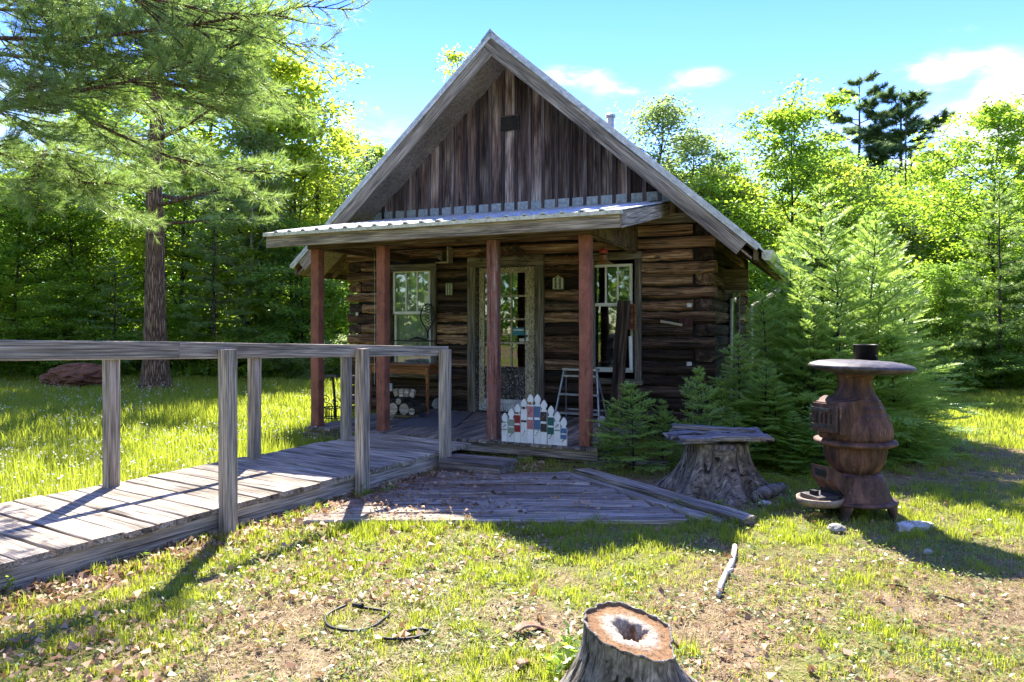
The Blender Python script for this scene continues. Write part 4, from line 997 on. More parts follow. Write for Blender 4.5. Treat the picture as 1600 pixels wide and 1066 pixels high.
# ================================================================ stump with a plank table top
def stump_mesh(r0, r1, h, lobes, seed, n=56, rows=14, tilt=(0, 0), hollow=0):
    r = random.Random(seed); vs = []; ph = [r.uniform(0, 6.28) for _ in range(6)]
    def R_(w, u):
        fl = (1 - u) ** 2.2; k = sum(math.cos(w * (lobes - 2 + i) + ph[i]) for i in range(3)) / 3
        k2 = sum(math.cos(w * (11 + 5 * i) + ph[i + 3]) for i in range(3)) / 3
        return (r1 + (r0 - r1) * fl) * (1 + k * (.12 + .34 * fl) + k2 * (.06 + .08 * fl))
    for i in range(rows + 1):
        u = i / rows
        for j in range(n):
            w = 2 * math.pi * j / n; q = R_(w, u); x, y = q * math.cos(w), q * math.sin(w)
            vs.append((x, y, u * h + u * (tilt[0] * x + tilt[1] * y) - .03 * (1 - u)))
    return vs, n, rows, R_
def stump_table():
    c = G(1119, 766); c.z = gzf(c.x, c.y)
    vs, n, rows, R_ = stump_mesh(.44, .24, .42, 6, 4, n=120, rows=18)
    o = MB().add(vs, [(i*n+j, i*n+(j+1) % n, (i+1)*n+(j+1) % n, (i+1)*n+j) for i in range(rows) for j in range(n)] + [tuple(range(rows*n, rows*n+n))]).obj('tree_stump', MT['stump'], None, True)
    o.location = c; tag(o, 'wide grey root-flared stump holding up a rough plank top', 'tree stump')
    m = MB(); pts = [(-.10, -.02), (.08, 0), (.07, -.15), (.03, -.2), (-.03, -.19), (-.08, -.12)]; n2 = len(pts)
    m.add([(x, -.285 - z * .2, .40 + z) for x, z in pts] + [(x, -.25 - z * .2, .40 + z) for x, z in pts], [tuple(range(n2)), tuple(range(2*n2-1, n2-1, -1))] + [(i, i+n2, (i+1) % n2 + n2, (i+1) % n2) for i in range(n2)])
    m.obj('bark_flap', MT['stump'], o)
    t = empty('plank_table_top', (c.x, c.y, c.z + .43), R(4), 'thick cracked silver slab top laid over the wide stump', 'table top')
    r = random.Random(2)
    for k, (y, w, x0, x1, dz) in enumerate(((-.20, .17, -.37, .36, 0), (-.03, .17, -.42, .38, .006), (.14, .16, -.33, .41, .0), (.26, .09, -.22, .36, -.01))):
        board('slab_board', (x0, y, .03 + dz), (x1, y, .03 + dz + .012), w, .045, (0, 0, 1), MT['slab'], t, seg=12, warp=.03, jag=.035, ch=.014)
    board('slab_board', (-.33, .13, .10), (.30, -.03, .07), .10, .03, (0, 0, 1), MT['slab'], t, seg=8, warp=.016, jag=.04)
stump_table()
# short fallen log by the stump
def short_log():
    a = G(1180, 786); b = G(1222, 770); a.z = gzf(a.x, a.y) + .04; b.z = gzf(b.x, b.y) + .05
    o = MB().tube([a, a.lerp(b, .3) + Vector((0, 0, .01)), a.lerp(b, .7), b], [.045, .055, .05, .035], 10).obj('rotten_log', MT['fgstump'], None, True); tag(o, 'short grey-barked log on the ground between stump and stove', 'log')
short_log()
# birch stick
def stick():
    px = [(1122, 938), (1127, 918), (1134, 902), (1143, 886), (1147, 872), (1148, 858)]
    pts = [G(x, y) + Vector((0, 0, .02)) for x, y in px]
    for p in pts: p.z = gzf(p.x, p.y) + .022
    o = MB().tube(pts, [.012, .016, .015, .018, .016, .015], 8).obj('birch_stick', MT['birch'], None, True); tag(o, 'pale peeling birch stick lying on the front lawn', 'stick')
    q = MB().tube([pts[2], pts[2] + Vector((.05, .02, .02))], [.014, .006], 6).obj('stub', MT['birch'], o)
stick()
# ================================================================ pot-bellied stove
def stove():
    c = G(1336, 802); c.z = gzf(c.x, c.y)
    o = empty('pot_bellied_stove', c, 0, 'rusty cast-iron pot-bellied stove with wide round top, standing on the grass', 'stove')
    def rib(w, z): return 1 + .012 * math.sin(w * 40)
    MB().lathe([(.150, .312), (.17, .345), (.197, .39), (.208, .44), (.214, .50), (.216, .52)], 150, fn=lambda w, z: 1 + .022 * math.sin(w * 30)).obj('lower_belly', MT['rust'], o, True)
    MB().lathe([(.216, .515), (.262, .518), (.288, .532), (.285, .548), (.262, .556), (.24, .566)], 48).obj('belt_ring', MT['rust'], o, True)
    prof = [(.245, .56), (.252, .585), (.254, .62), (.248, .66), (.236, .70), (.222, .735)]
    for z, r in ((.742, .222), (.748, .214), (.785, .198), (.79, .203), (.796, .194), (.835, .172), (.841, .176), (.848, .166), (.885, .143), (.91, .13), (.94, .12), (.975, .114), (1.0, .118), (1.03, .135), (1.05, .16)): prof.append((r, z))
    MB().lathe(prof, 128, fn=lambda w, z: 1 + (.014 * math.sin(w * 32) if z < .735 else 0)).obj('upper_belly', MT['rust'], o, True)
    # broad cook plate with radiating grooves, slightly dished
    top = MB().lathe([(.05, 1.045), (.24, 1.055), (.33, 1.075), (.362, 1.09), (.366, 1.102), (.352, 1.118), (.30, 1.135), (.22, 1.146), (.12, 1.15), (.0, 1.151)], 144, fn=lambda w, z: 1 + .008 * math.sin(w * 72)).obj('cook_plate', MT['iron'], o, True)
    top.matrix_local = Matrix.Translation((.012, 0, -.01)) @ Matrix.Rotation(R(1.6), 4, 'Y')
    MB().lathe([(.085, 1.12), (.085, 1.245), (.09, 1.245), (.09, 1.252), (.078, 1.252), (.078, 1.13)], 28, (.175, .19)).obj('flue_collar', MT['black'], o, True)
    MB().lathe([(.006, 0), (.006, .012)], 8).obj('rivet', MT['tray'], o, M=Matrix.Translation((.21, .105, 1.17)) @ Matrix.Rotation(R(90), 4, 'X'))
    # base
    MB().lathe([(.14, .318), (.165, .312), (.19, .295), (.205, .262), (.215, .22), (.235, .165), (.25, .13), (.252, .12)], 48).obj('ash_base', MT['rust'], o, True)
    MB().lathe([(.25, .10), (.285, .10), (.29, .112), (.275, .124), (.25, .126)], 48).obj('base_flange', MT['rust'], o, True)
    for k, a in enumerate((R(-52), R(232), R(128), R(48))):
        x, y = math.cos(a), math.sin(a)
        q = MB(); pr_ = [(.235, .13, .05), (.262, .10, .052), (.27, .06, .036), (.285, .02, .024), (.315, -.012, .028), (.335, -.02, .022)]
        vs = []
        for (r_, z, w) in pr_:
            for s2, d in ((-1, -.015), (1, -.015), (1, .018), (-1, .018)):
                vs.append((x * (r_ + d) - y * s2 * w, y * (r_ + d) + x * s2 * w, z))
        q.add(vs, [(i*4+j, i*4+(j+1) % 4, (i+1)*4+(j+1) % 4, (i+1)*4+j) for i in range(len(pr_)-1) for j in range(4)] + [(3, 2, 1, 0), tuple(range(len(vs)-4, len(vs)))])
        q.obj('leg', MT['rust'], o, True)
    # feed door housing, on the left facing slightly to the camera
    a = R(205); M = Matrix.Rotation(a, 4, 'Z')
    h = MB(); vs = []
    rings = [(.12, .17, .60, .87), (.20, .145, .61, .855), (.27, .125, .615, .845), (.30, .118, .62, .84)]
    for (x, w, z0, z1) in rings: vs += [(x, -w, z0), (x, w, z0), (x, w, z1 - .05 * (x > .2)), (x, w * .8, z1), (x, -w * .8, z1), (x, -w, z1 - .05 * (x > .2))]
    h.add(vs, [(i*6+j, i*6+(j+1) % 6, (i+1)*6+(j+1) % 6, (i+1)*6+j) for i in range(3) for j in range(6)] + [tuple(range(18, 24))]); h.obj('door_housing', MT['rust'], o, M=M)
    d = MB().box(.303, .322, -.105, .105, .628, .832).obj('feed_door', MT['rust'], o, M=M)
    for (z0, z1) in ((.655, .68), (.775, .80)): MB().box(.324, .334, -.11, .06, z0, z1).obj('hinge_strap', MT['iron'], d)
    MB().tube([(.33, .112, .64), (.33, .112, .82)], .009, 8).obj('hinge_pin', MT['iron'], d)
    MB().tube([(.33, -.08, .70), (.36, -.085, .71), (.36, -.085, .75)], .008, 6).obj('latch', MT['iron'], d)
    for w in (-.06, -.02, .02, .06): MB().box(.323, .328, w - .006, w + .006, .69, .76).obj('draft_slot_shade', MT['black'], d)  # solid black bars give the shade inside the slots
    # ash door mouth hanging open and hearth tray
    a2 = R(200); M2 = Matrix.Rotation(a2, 4, 'Z')
    h = MB(); vs = []
    for (x, w, z0, z1) in ((.12, .15, .14, .30), (.20, .12, .15, .30), (.30, .10, .27, .37), (.32, .095, .28, .375)): vs += [(x, -w, z0), (x, w, z0), (x, w, z1), (x, -w, z1)]
    h.add(vs, [(i*4+j, i*4+(j+1) % 4, (i+1)*4+(j+1) % 4, (i+1)*4+j) for i in range(3) for j in range(4)] + [(12, 13, 14, 15)]); h.obj('ash_door_hood', MT['rust'], o, M=M2)
    MB().box(.322, .326, -.05, .05, .30, .345).obj('hood_slot_shade', MT['black'], o, M=M2)  # black bar in place of the dark inside the hood
    MB().box(.225, .24, -.10, .10, .135, .27).obj('ash_mouth_shade', MT['black'], o, M=M2)  # solid black plate, the shade of the ash mouth as colour
    tr = MB(); vs = []; n = 28
    for z, k in ((.10, .95), (.125, 1.0), (.15, 1.02), (.152, .93), (.135, .86)):
        for j in range(n):
            w = 2 * math.pi * j / n; vs.append((.33 + .17 * math.cos(w) * k, .15 * math.sin(w) * k, z))
    tr.add(vs, [(i*n+j, i*n+(j+1) % n, (i+1)*n+(j+1) % n, (i+1)*n+j) for i in range(4) for j in range(n)] + [tuple(range(4*n, 5*n)), tuple(range(n-1, -1, -1))]); tr.obj('hearth_tray', MT['tray'], o, True, M=M2)
    MB().box(.24, .43, -.09, .09, .138, .168).obj('ash_slide', MT['iron'], o, M=M2); MB().box(.36, .40, -.03, .02, .169, .20).obj('slide_knob', MT['black'], o, M=M2)
stove()
p = G(1428, 826); 
m = MB(); r = random.Random(6); n = 11; pts = [(math.cos(2*math.pi*i/n) * (.15 + r.uniform(-.03, .03)), math.sin(2*math.pi*i/n) * (.075 + r.uniform(-.015, .015))) for i in range(n)]
m.add([(x, y, -.02) for x, y in pts] + [(x * .95, y * .95, .025) for x, y in pts], [tuple(range(n-1, -1, -1)), tuple(range(n, 2*n))] + [(i, (i+1) % n, (i+1) % n + n, i + n) for i in range(n)])
o = m.obj('flat_stone', MT['palestone'], None); o.location = (p.x, p.y, gzf(p.x, p.y) + .005); o.rotation_euler = (0, 0, R(18)); tag(o, 'pale flat stone under the right leg of the stove', 'stone')
lump('stone', G(1306, 832), (.06, .05, .03), MT['stone'], 'small grey stone in front of the stove', 'stone', 5)
lump('stone', G(1450, 868), (.03, .025, .02), MT['stone'], 'tiny dark stone inside the shadow of the stove', 'stone', 6)
for k, (x, y, sx, lb) in enumerate(((632, 765, .05, 'greyish stone beside the boardwalk near its last post'), (1195, 792, .05, 'mossy grey rock left of the stove by the short log'))):
    lump('stone', G(x, y), (sx, sx * .8, sx * .5), MT['stone'], lb, 'stone', 20 + k)
# ================================================================ foreground stump
def fg_stump():
    Y = 2.62; X = (985 - 800) / FP * Y; z0 = gzf(X, Y); h = HC + (HY - 985) / FP * Y - z0
    vs, n, rows, R_ = stump_mesh(.30, .165, h, 5, 12, n=64, rows=14, tilt=(-.22, .16))
    k = rows + 1; top = vs[rows*n:]
    m = MB().add(vs, [(i*n+j, i*n+(j+1) % n, (i+1)*n+(j+1) % n, (i+1)*n+j) for i in range(rows) for j in range(n)])
    o = m.obj('cut_stump', MT['fgstump'], None, True); o.location = (X, Y, z0); tag(o, 'freshly cut stump with a hollow rotten heart in the foreground', 'tree stump')
    # cut face with bark rim, hollow centre
    face = MB(); rr = [1.0, .93, .80, .62, .45, .36, .30, .20, 0.0]; dz = [.004, -.004, -.003, .0, .003, -.004, -.035, -.09, -.13]; r = random.Random(3); vv = []
    for q, d in zip(rr, dz):
        for j in range(n):
            wob = 1 + (.16 * math.sin(j * .29 + 1) + .12 * math.sin(j * .9) + .07 * math.sin(j * 2.1)) * (1 if .25 < q < .7 else 0) + r.uniform(-.012, .012) * (q < .95 and q > 0)
            x, y, z = top[j]; x2, y2 = x * q * wob, y * q * wob; vv.append((x2, y2, h + (-.22 * x2 + .16 * y2) + d + r.uniform(-.003, .003) * (q < .9)))
    face.add(vv, [(i*n+j, i*n+(j+1) % n, (i+1)*n+(j+1) % n, (i+1)*n+j)[::1] for i in range(len(rr)-1) for j in range(n)])
    mt, nt, N, L, out = newmat('sawn_stump_face')
    tc = N.new('ShaderNodeTexCoord'); sp = N.new('ShaderNodeVectorMath'); sp.operation = 'MULTIPLY'; sp.inputs[1].default_value = (1, 1, 0); L.new(tc.outputs['Object'], sp.inputs[0])
    ln = N.new('ShaderNodeVectorMath'); ln.operation = 'LENGTH'; L.new(sp.outputs[0], ln.inputs[0])
    nz = noise(N, L, coords(N, L, (1, 1, 1), False), 16, 7, .7, .4); nz2 = noise(N, L, coords(N, L, (1, 1, 1), False), 70, 5, .7)
    ad = N.new('ShaderNodeMath'); ad.operation = 'MULTIPLY_ADD'; L.new(nz, ad.inputs[0]); ad.inputs[1].default_value = .10; L.new(ln.outputs['Value'], ad.inputs[2])
    cr = ramp(N, [(.05,.022,.010), (.16,.075,.03), (.40,.35,.29), (.44,.38,.31), (.27,.15,.07), (.17,.085,.036)], [.0, .088, .108, .135, .165, .24]); L.new(ad.outputs[0], cr.inputs[0])
    cc = mix(N, L, cr.outputs[0], ramp_out(N, L, nz2, (.5, .48, .45), (1.35, 1.35, 1.3), .32, .66), 1, 'MULTIPLY')
    wv = N.new('ShaderNodeMath'); wv.operation = 'SINE'; w2 = N.new('ShaderNodeMath'); w2.operation = 'MULTIPLY'; L.new(ad.outputs[0], w2.inputs[0]); w2.inputs[1].default_value = 620; L.new(w2.outputs[0], wv.inputs[0])
    cc = mix(N, L, cc, tuple((.1, .06, .035)), mrange(N, L, wv.outputs[0], .3, 1, 0, .3))
    finish(N, L, out, cc, .9, nz2, .9, .01)
    face.obj('cut_face', mt, o, True)
    rim = MB(); rim.tube([(x * 1.0, y * 1.0, z + .003) for x, y, z in top] + [(top[0][0], top[0][1], top[0][2] + .003)], [.005 + .002 * math.sin(i * 1.7) for i in range(n + 1)], 5, False); rim.obj('bark_rim', MT['fgstump'], o, True)
fg_stump()
def bark_piece(px, py, L_, W_, rot, label, seed):
    p = G(px, py); r = random.Random(seed); m = MB(); n, k = 9, 6; vs = []
    for i in range(n + 1):
        u = i / n
        for j in range(k + 1):
            v = j / k - .5; w = W_ * (1 - .5 * abs(u - .45) ** 1.2 * 2) ; a = v * 2.1
            vs.append(((u - .5) * L_ + r.uniform(-.006, .006), w * math.sin(a) * .5 + .03 * math.sin(u * 4) + r.uniform(-.004, .004), .03 * math.sin(u * 3 + seed) + w * .25 * math.cos(a) + r.uniform(-.003, .003)))
    m.add(vs, [(i*(k+1)+j, (i+1)*(k+1)+j, (i+1)*(k+1)+j+1, i*(k+1)+j+1) for i in range(n) for j in range(k)])
    o = m.obj('bark_piece', PEEL, None, True); o.location = (p.x, p.y, gzf(p.x, p.y) + .005); o.rotation_euler = (0, 0, rot); md = o.modifiers.new('thick', 'SOLIDIFY'); md.thickness = .008
    tag(o, label, 'bark')
PEEL = rough_mat('peeled_bark', [(.09, .04, .022), (.27, .15, .09), (.5, .38, .27)], (9, 9, 9), .9, .6, .006)
bark_piece(838, 990, .22, .07, R(30), 'curled strip of peeled bark left of the foreground stump, farther one', 1)
bark_piece(838, 1040, .20, .075, R(42), 'curled strip of peeled bark left of the foreground stump, nearer one', 2)
bark_piece(1145, 1035, .10, .05, R(-10), 'pale scrap of bark right of the foreground stump', 3)
# black hose loops in the grass
def hose():
    def loop(pp, label, closed):
        pts = [G(x, y) for x, y in pp]; out = []
        n = len(pts)
        for i in range(n - 1):
            p0, p1, p2, p3 = pts[max(i-1, 0)], pts[i], pts[i+1], pts[min(i+2, n-1)]
            for k in range(6):
                t = k / 6; out.append(.5 * ((2*p1) + (p2-p0)*t + (2*p0-5*p1+4*p2-p3)*t*t + (-p0+3*p1-3*p2+p3)*t**3))
        for q in out: q.z = gzf(q.x, q.y) + .02
        o = MB().tube(out, .007, 6).obj('hose', MT['black'], None, True); return tag(o, label, 'hose')
    h = loop([(541, 952), (520, 962), (508, 973), (513, 985), (530, 991), (560, 993), (585, 985), (598, 975), (608, 966), (600, 961), (575, 957), (556, 954)], 'black rubber hose loop lying left in the foreground grass', 0)
    MB().tube([G(552, 953) + Vector((0, 0, .025)), G(566, 957) + Vector((0, 0, .03))], [.012, .014], 8).obj('nozzle', MT['black'], h)
    loop([(590, 1003), (610, 1006), (640, 1005), (662, 1000), (672, 993), (655, 990), (635, 994), (618, 1000)], 'thin black hose end looped right of the larger loop', 0)
hose()
tw = random.Random(12)
for k, (x0, y0, x1, y1, lb) in enumerate(((1450, 934, 1512, 950, 'thin dark twig on the right side of the front lawn'), (1380, 918, 1420, 924, 'short thin twig left of the dark twig on the lawn'), (640, 815, 655, 760, 'thin bent twig standing at the left end of the old platform'),
        (240, 930, 262, 962, 'dry stalk lying in the grass below the boardwalk'), (742, 985, 760, 1010, 'pale twig on bare soil left of the bark strips'))):
    a, b = G(x0, y0), G(x1, y1); a.z = gzf(a.x, a.y) + .012; b.z = gzf(b.x, b.y) + .016; mid = a.lerp(b, .5) + Vector((tw.uniform(-.02, .02), tw.uniform(-.02, .02), .012))
    tag(MB().tube([a, mid, b], [.005, .006, .003], 5).obj('twig', MT['vine'], None), lb, 'twig')
# ================================================================ vegetation generators
def rs(seed): return np.random.RandomState(seed)
def tube_np(paths, nseg=6):
    m = MB()
    for pts, rad in paths: m.tube(pts, rad, nseg)
    return m
def broadleaf(seed, H=10., base=2.0, spread=3.0, nl=15000, ls=.13, nlimb=22, up=.5, dens=1.0, lean=.3):
    """tapered trunk with limbs and branchlets; leaves sit in loose flat sprays round the branchlets"""
    r = rs(seed); tp = []; x = y = 0.
    for i in range(9):
        u = i / 8; tp.append(Vector((x, y, H * .96 * u))); x += r.uniform(-1, 1) * .02 * H * lean * 2; y += r.uniform(-1, 1) * .02 * H * lean * 2
    r0 = .010 * H
    def at(u): k = min(int(u * 8), 7); return tp[k].lerp(tp[k + 1], u * 8 - k)
    paths = [(tp, [r0 * (1 - .93 * i / 8) * (1.5 if i == 0 else 1) for i in range(9)])]
    ends = []
    for i in range(nlimb):
        u = base / H + (1 - base / H) * ((i + r.rand() * .8) / nlimb) ** .85; u = min(u, .97); p = at(u)
        v = (u - base / H) / (1 - base / H); prof = math.sin(math.pi * min(1, .22 + .78 * v) ** 1.0) ** .7 if v < .98 else .3
        L = spread * max(.25, prof) * r.uniform(.6, 1.1); az = i * 2.4 + r.uniform(-.5, .5); el = up * (.75 + .25 * v) + r.uniform(-.25, .25)
        d = Vector((math.cos(az) * math.cos(el), math.sin(az) * math.cos(el), math.sin(el))); pts = [p]; q = p.copy()
        for k in range(5):
            q = q + d * L / 5; pts.append(q.copy()); d = (d + Vector((r.uniform(-.2, .2), r.uniform(-.2, .2), r.uniform(-.05, .16)))).normalized()
        lr = r0 * (1 - .9 * u) * .5; paths.append((pts, [lr * (1 - k / 6) + .004 for k in range(6)]))
        ends.append(pts[-1])
        for k in range(int(4 + L * 2.2)):
            j = r.randint(1, 5); a = pts[j].lerp(pts[j + 1] if j < 5 else pts[5], r.rand()); dd = Vector((r.uniform(-1, 1), r.uniform(-1, 1), r.uniform(-.25, .6))).normalized()
            l2 = L * r.uniform(.18, .4); b = a + dd * l2; paths.append(([a, a.lerp(b, .5) + Vector((0, 0, .04)), b], [.014, .009, .004])); ends += [b, a.lerp(b, .55)]
    for k in range(3): ends.append(tp[-1] + Vector((r.uniform(-.2, .2), r.uniform(-.2, .2), r.uniform(-.5, .3))))
    trunk = tube_np(paths, 6).mesh('trunk', True)
    E = np.array([list(v) for v in ends]); K = len(E); wgt = r.uniform(.1, 1.6, K) ** 1.5; idx = r.choice(K, nl, p=wgt / wgt.sum())
    sg = r.uniform(.12, .42, K)[idx][:, None] * (H / 10) ** .5
    c = E[idx] + r.normal(size=(nl, 3)) * sg * np.array([1, 1, .42])
    n = nrm(r.normal(size=(nl, 3)) * .55 + np.array([0, 0, 1.0])); d = r.normal(size=(nl, 3)); d[:, 2] = d[:, 2] * .35 - .35; 
    size = ls * r.uniform(.6, 1.25, nl)
    V, F = cards(c, d, n, size, size * .72)
    rnd = np.clip(r.uniform(0, 1, K)[idx] * .55 + r.uniform(0, .45, nl), 0, 1)
    crown = np_mesh('crown', V, F, MT['leafA'], rnd)
    return trunk, crown
def needles(c, axis, n, L, W, r, spread=.9):
    """n needles round each tuft centre c pointing forward along axis"""
    k = len(c); cc = np.repeat(c, n, 0); ax = np.repeat(nrm(axis), n, 0)
    d = nrm(ax + r.normal(size=(k * n, 3)) * spread * .6); s = np.cross(d, r.normal(size=(k * n, 3)))
    cc = cc - ax * (r.uniform(0, 1, (k * n, 1)) * L * .7)
    V, F = tris(cc, d, s, L * r.uniform(.7, 1.15, k * n), np.full(k * n, W)); return V, F, np.repeat(r.uniform(0, 1, k), n) * .6 + r.uniform(0, .4, k * n)
def pine_limb(pts, r, tw_len=.55, tw_n=16, tufts=5, start=.25, droop=-.05, rad=.035, tr=1.0):
    """a pine bough: polyline, side twigs, tuft positions"""
    pts = [Vector(p) for p in pts]; K = len(pts) - 1; paths = [(pts, [rad * (1 - .85 * i / K) for i in range(K + 1)])]; C = []; A = []
    for t in range(tw_n):
        u = start + (1 - start) * (t + r.rand()) / tw_n; k = min(int(u * K), K - 1); p = pts[k].lerp(pts[k + 1], u * K - k); ax = (pts[k + 1] - pts[k]).normalized()
        sd = ax.cross(Vector((0, 0, 1))); sd = sd.normalized() * (1 if t % 2 else -1)
        d = (ax * r.uniform(.5, 1.0) + sd * r.uniform(.3, 1.1) + Vector((0, 0, r.uniform(-.25, .3) + droop))).normalized(); l = tw_len * r.uniform(.5, 1.2) * (1.15 - .6 * u)
        q = [p]
        for j in range(3): q.append(q[-1] + d * l / 3); d = (d + Vector((r.uniform(-.25, .25), r.uniform(-.25, .25), r.uniform(-.1, .2)))).normalized()
        paths.append((q, [.010 * tr, .007 * tr, .005 * tr, .003 * tr]))
        for j in range(tufts):
            v = .3 + .7 * (j + r.rand()) / tufts; kk = min(int(v * 3), 2); a = q[kk].lerp(q[kk + 1], min(1, v * 3 - kk)); dd = (q[kk + 1] - q[kk]).normalized()
            a2 = (dd + Vector((r.uniform(-.8, .8), r.uniform(-.8, .8), r.uniform(-.3, .6)))).normalized(); C.append(list(a + a2 * r.uniform(0, .09))); A.append(list(a2))
    C.append(list(pts[-1])); A.append(list((pts[-1] - pts[-2]).normalized()))
    return paths, C, A
def pine(seed, H, base, spread, nlimb, rt, tn=14, tw=.55, nw=.008, nL=.13, tw_n=16, tufts=5, lean=0.0, profile=1.0, nseg=12, mat='needle', flare=1.7):
    r = rs(seed); tp = [Vector((lean * u * u * H, 0, H * u)) for u in np.linspace(0, 1, 15)]
    for v in tp[2:]: v.x += r.uniform(-.03, .03); v.y += r.uniform(-.03, .03)
    rad = [rt * (1 - .9 * i / 14) for i in range(15)]
    tm = MB(); 
    # flared foot
    pts = [tp[0] + Vector((0, 0, -.1)), tp[0] + Vector((0, 0, .12)), tp[0] + Vector((0, 0, .35)), tp[0] + Vector((.0, 0, .8))] + tp[2:]
    tm.tube(pts, [rt * flare, rt * flare * .85, rt * 1.22, rt * 1.02] + rad[2:], 20 if nseg > 8 else 8)
    paths = []; C = []; A = []
    for i in range(nlimb):
        z = base + (H * .98 - base) * (i + r.rand()) / nlimb; v = (z - base) / (H - base); L = spread * ((1 - v) ** profile * .9 + .12) * r.uniform(.6, 1.15)
        if i < 3: L *= .6
        az = i * 2.39 + r.uniform(-.5, .5); k = min(int(z / H * 14), 13); p = tp[k].lerp(tp[k + 1], z / H * 14 - k)
        d = Vector((math.cos(az), math.sin(az), .05 + .35 * v)); q = [p]
        for j in range(5): q.append(q[-1] + d.normalized() * L / 5); d = d + Vector((r.uniform(-.15, .15), r.uniform(-.15, .15), r.uniform(-.12, .10)))
        P_, C_, A_ = pine_limb(q, r, tw * (.5 + .5 * L / spread), max(5, int(tw_n * L / spread)), tufts, rad=.012 + .012 * L); paths += P_; C += C_; A += A_
    b = tube_np(paths, 5); tm.add(b.v, b.f)
    V, F, rn = needles(np.array(C), np.array(A), tn, nL, nw, r)
    return tm.mesh('trunk', True, MT['bark']), np_mesh('crown', V, F, MT[mat], rn)
def fir(seed, H=3.0, R0=.95, gap=.15, per=6, mat='fir', dens=.042, nl=.034, nw=.011):
    """young balsam: whorls of flat sprays, every twig edged with needles"""
    r = rs(seed); paths = [([Vector((0, 0, 0)), Vector((.01, .01, H * .5)), Vector((0, 0, H))], [.012 * H, .007 * H, .004])]
    Cs = []; Ds = []; Ss = []; Ls = []; Rn = []
    def edge(a, b, k, L, rn):
        ax = nrm(b - a); sd = nrm(np.cross(ax, np.array([0, 0, 1.]) + r.normal(size=3) * .25)); t = (np.arange(k) + .5) / k
        c = a + (b - a) * t[:, None]
        for s in (-1, 1):
            d = nrm(sd * s + ax * .75 + np.array([0, 0, .18]) + r.normal(size=(k, 3)) * .12); Cs.append(c); Ds.append(d); Ss.append(np.repeat(ax[None], k, 0)); Ls.append(np.full(k, L) * r.uniform(.8, 1.15, k)); Rn.append(np.full(k, rn))
        # row standing up along the top
        d = nrm(ax * .8 + np.array([0, 0, .8]) + r.normal(size=(k, 3)) * .25); Cs.append(c); Ds.append(d); Ss.append(np.repeat(sd[None], k, 0)); Ls.append(np.full(k, L) * .8); Rn.append(np.full(k, rn))
    z = .08
    while z < H * .97:
        v = z / H; L0 = R0 * (1 - v) ** .85 + .05; n = per if v > .12 else per - 2; az0 = r.uniform(0, 6.28)
        for i in range(n):
            az = az0 + 6.283 * i / n + r.uniform(-.25, .25); L = L0 * r.uniform(.5, 1.25); el = -.05 + .75 * v + r.uniform(-.1, .12)
            d = np.array([math.cos(az) * math.cos(el), math.sin(az) * math.cos(el), math.sin(el)]); a = np.array([0, 0, z + r.uniform(-.02, .02)]); pts = [a]
            for k in range(4): pts.append(pts[-1] + d * L / 4); d = nrm(d + np.array([0, 0, .06 - .10 * (1 - v)]) + r.normal(size=3) * .05)
            paths.append(([Vector(p) for p in pts], [.006 * (.4 + L), .005, .004, .003, .002])); rn = r.uniform(0, .6)
            nt_ = max(3, int(L / dens)); hd = np.array([-d[1], d[0], 0]); hd = hd / max(1e-6, np.linalg.norm(hd))
            for k in range(nt_):
                u = .16 + .82 * (k + r.rand() * .6) / nt_; kk = min(int(u * 4), 3); p = pts[kk] + (pts[kk + 1] - pts[kk]) * (u * 4 - kk); ax = nrm(pts[kk + 1] - pts[kk]); s = 1 if k % 2 else -1
                tl = L * .5 * (1.08 - u) * r.uniform(.7, 1.15) + .035; dd = nrm(ax * .75 + hd * s * r.uniform(.6, .95) + np.array([0, 0, r.uniform(-.22, .2)]))
                tip = p + dd * tl; edge(p, tip, max(3, int(tl / .016)), nl, min(1, rn + (.35 if r.rand() < .5 else 0)))
            edge(pts[2], pts[3], 7, nl, rn); edge(pts[3], pts[4], 7, nl * 1.1, min(1, rn + .4))
        z += gap * (1.05 - .35 * v) * r.uniform(.85, 1.15)
    for k in range(3): edge(np.array([0, 0, H * .9]), np.array([0, 0, H + .02]), 9, nl, 1.0)
    c = np.concatenate(Cs); d = np.concatenate(Ds); s = np.concatenate(Ss); L = np.concatenate(Ls)
    V, F = tris(c, d, s, L, np.full(len(c), nw)); return tube_np(paths, 4).mesh('trunk', True, MT['barkdark']), np_mesh('crown', V, F, MT[mat], np.concatenate(Rn))
def place(name, meshes, loc, sx, sz, rz, label, cat='tree', group=None, leafm=None, barkm=None):
    o = empty(name, loc, rz, label, cat, group); o.scale = (sx, sx, sz)
    for nm, me, mm in (('trunk', meshes[0], barkm), ('crown', meshes[1], leafm)):
        if not me.materials: me.materials.append(mm or MT['barkdark'])
        c = bpy.data.objects.new(nm, me); col.objects.link(c); c.parent = o
        if mm: c.material_slots[0].link = 'OBJECT'; c.material_slots[0].material = mm
    return o
def spot(px, Y, dz=0): x = (px - 800) / FP * Y; return Vector((x, Y, gzf(x, Y) + dz))
BL = [broadleaf(1, nl=25000, spread=3.9, base=.9, nlimb=30), broadleaf(2, nl=17000, spread=3.4, base=1.4, up=.7, nlimb=26), broadleaf(3, nl=30000, spread=4.2, base=.5, nlimb=34, up=.35), broadleaf(4, nl=9500, spread=2.5, base=1.8, ls=.11, up=.9, nlimb=22),
      broadleaf(5, nl=21000, spread=3.7, base=2.4, nlimb=26, up=.55)]
def tree(v, px, Y, ytop, label, mat='leafA', bark=None, wide=1.0, rz=None, name='broadleaf_tree', group='leafy trees round the clearing'):
    H = HC + (HY - ytop) / FP * Y; r = random.Random(px * 7 + v); s = H / 10.3
    return place(name, BL[v], spot(px, Y, -.05), s ** .75 * wide, s, r.uniform(0, 6.28) if rz is None else rz, label, 'tree', group, MT[mat], bark)
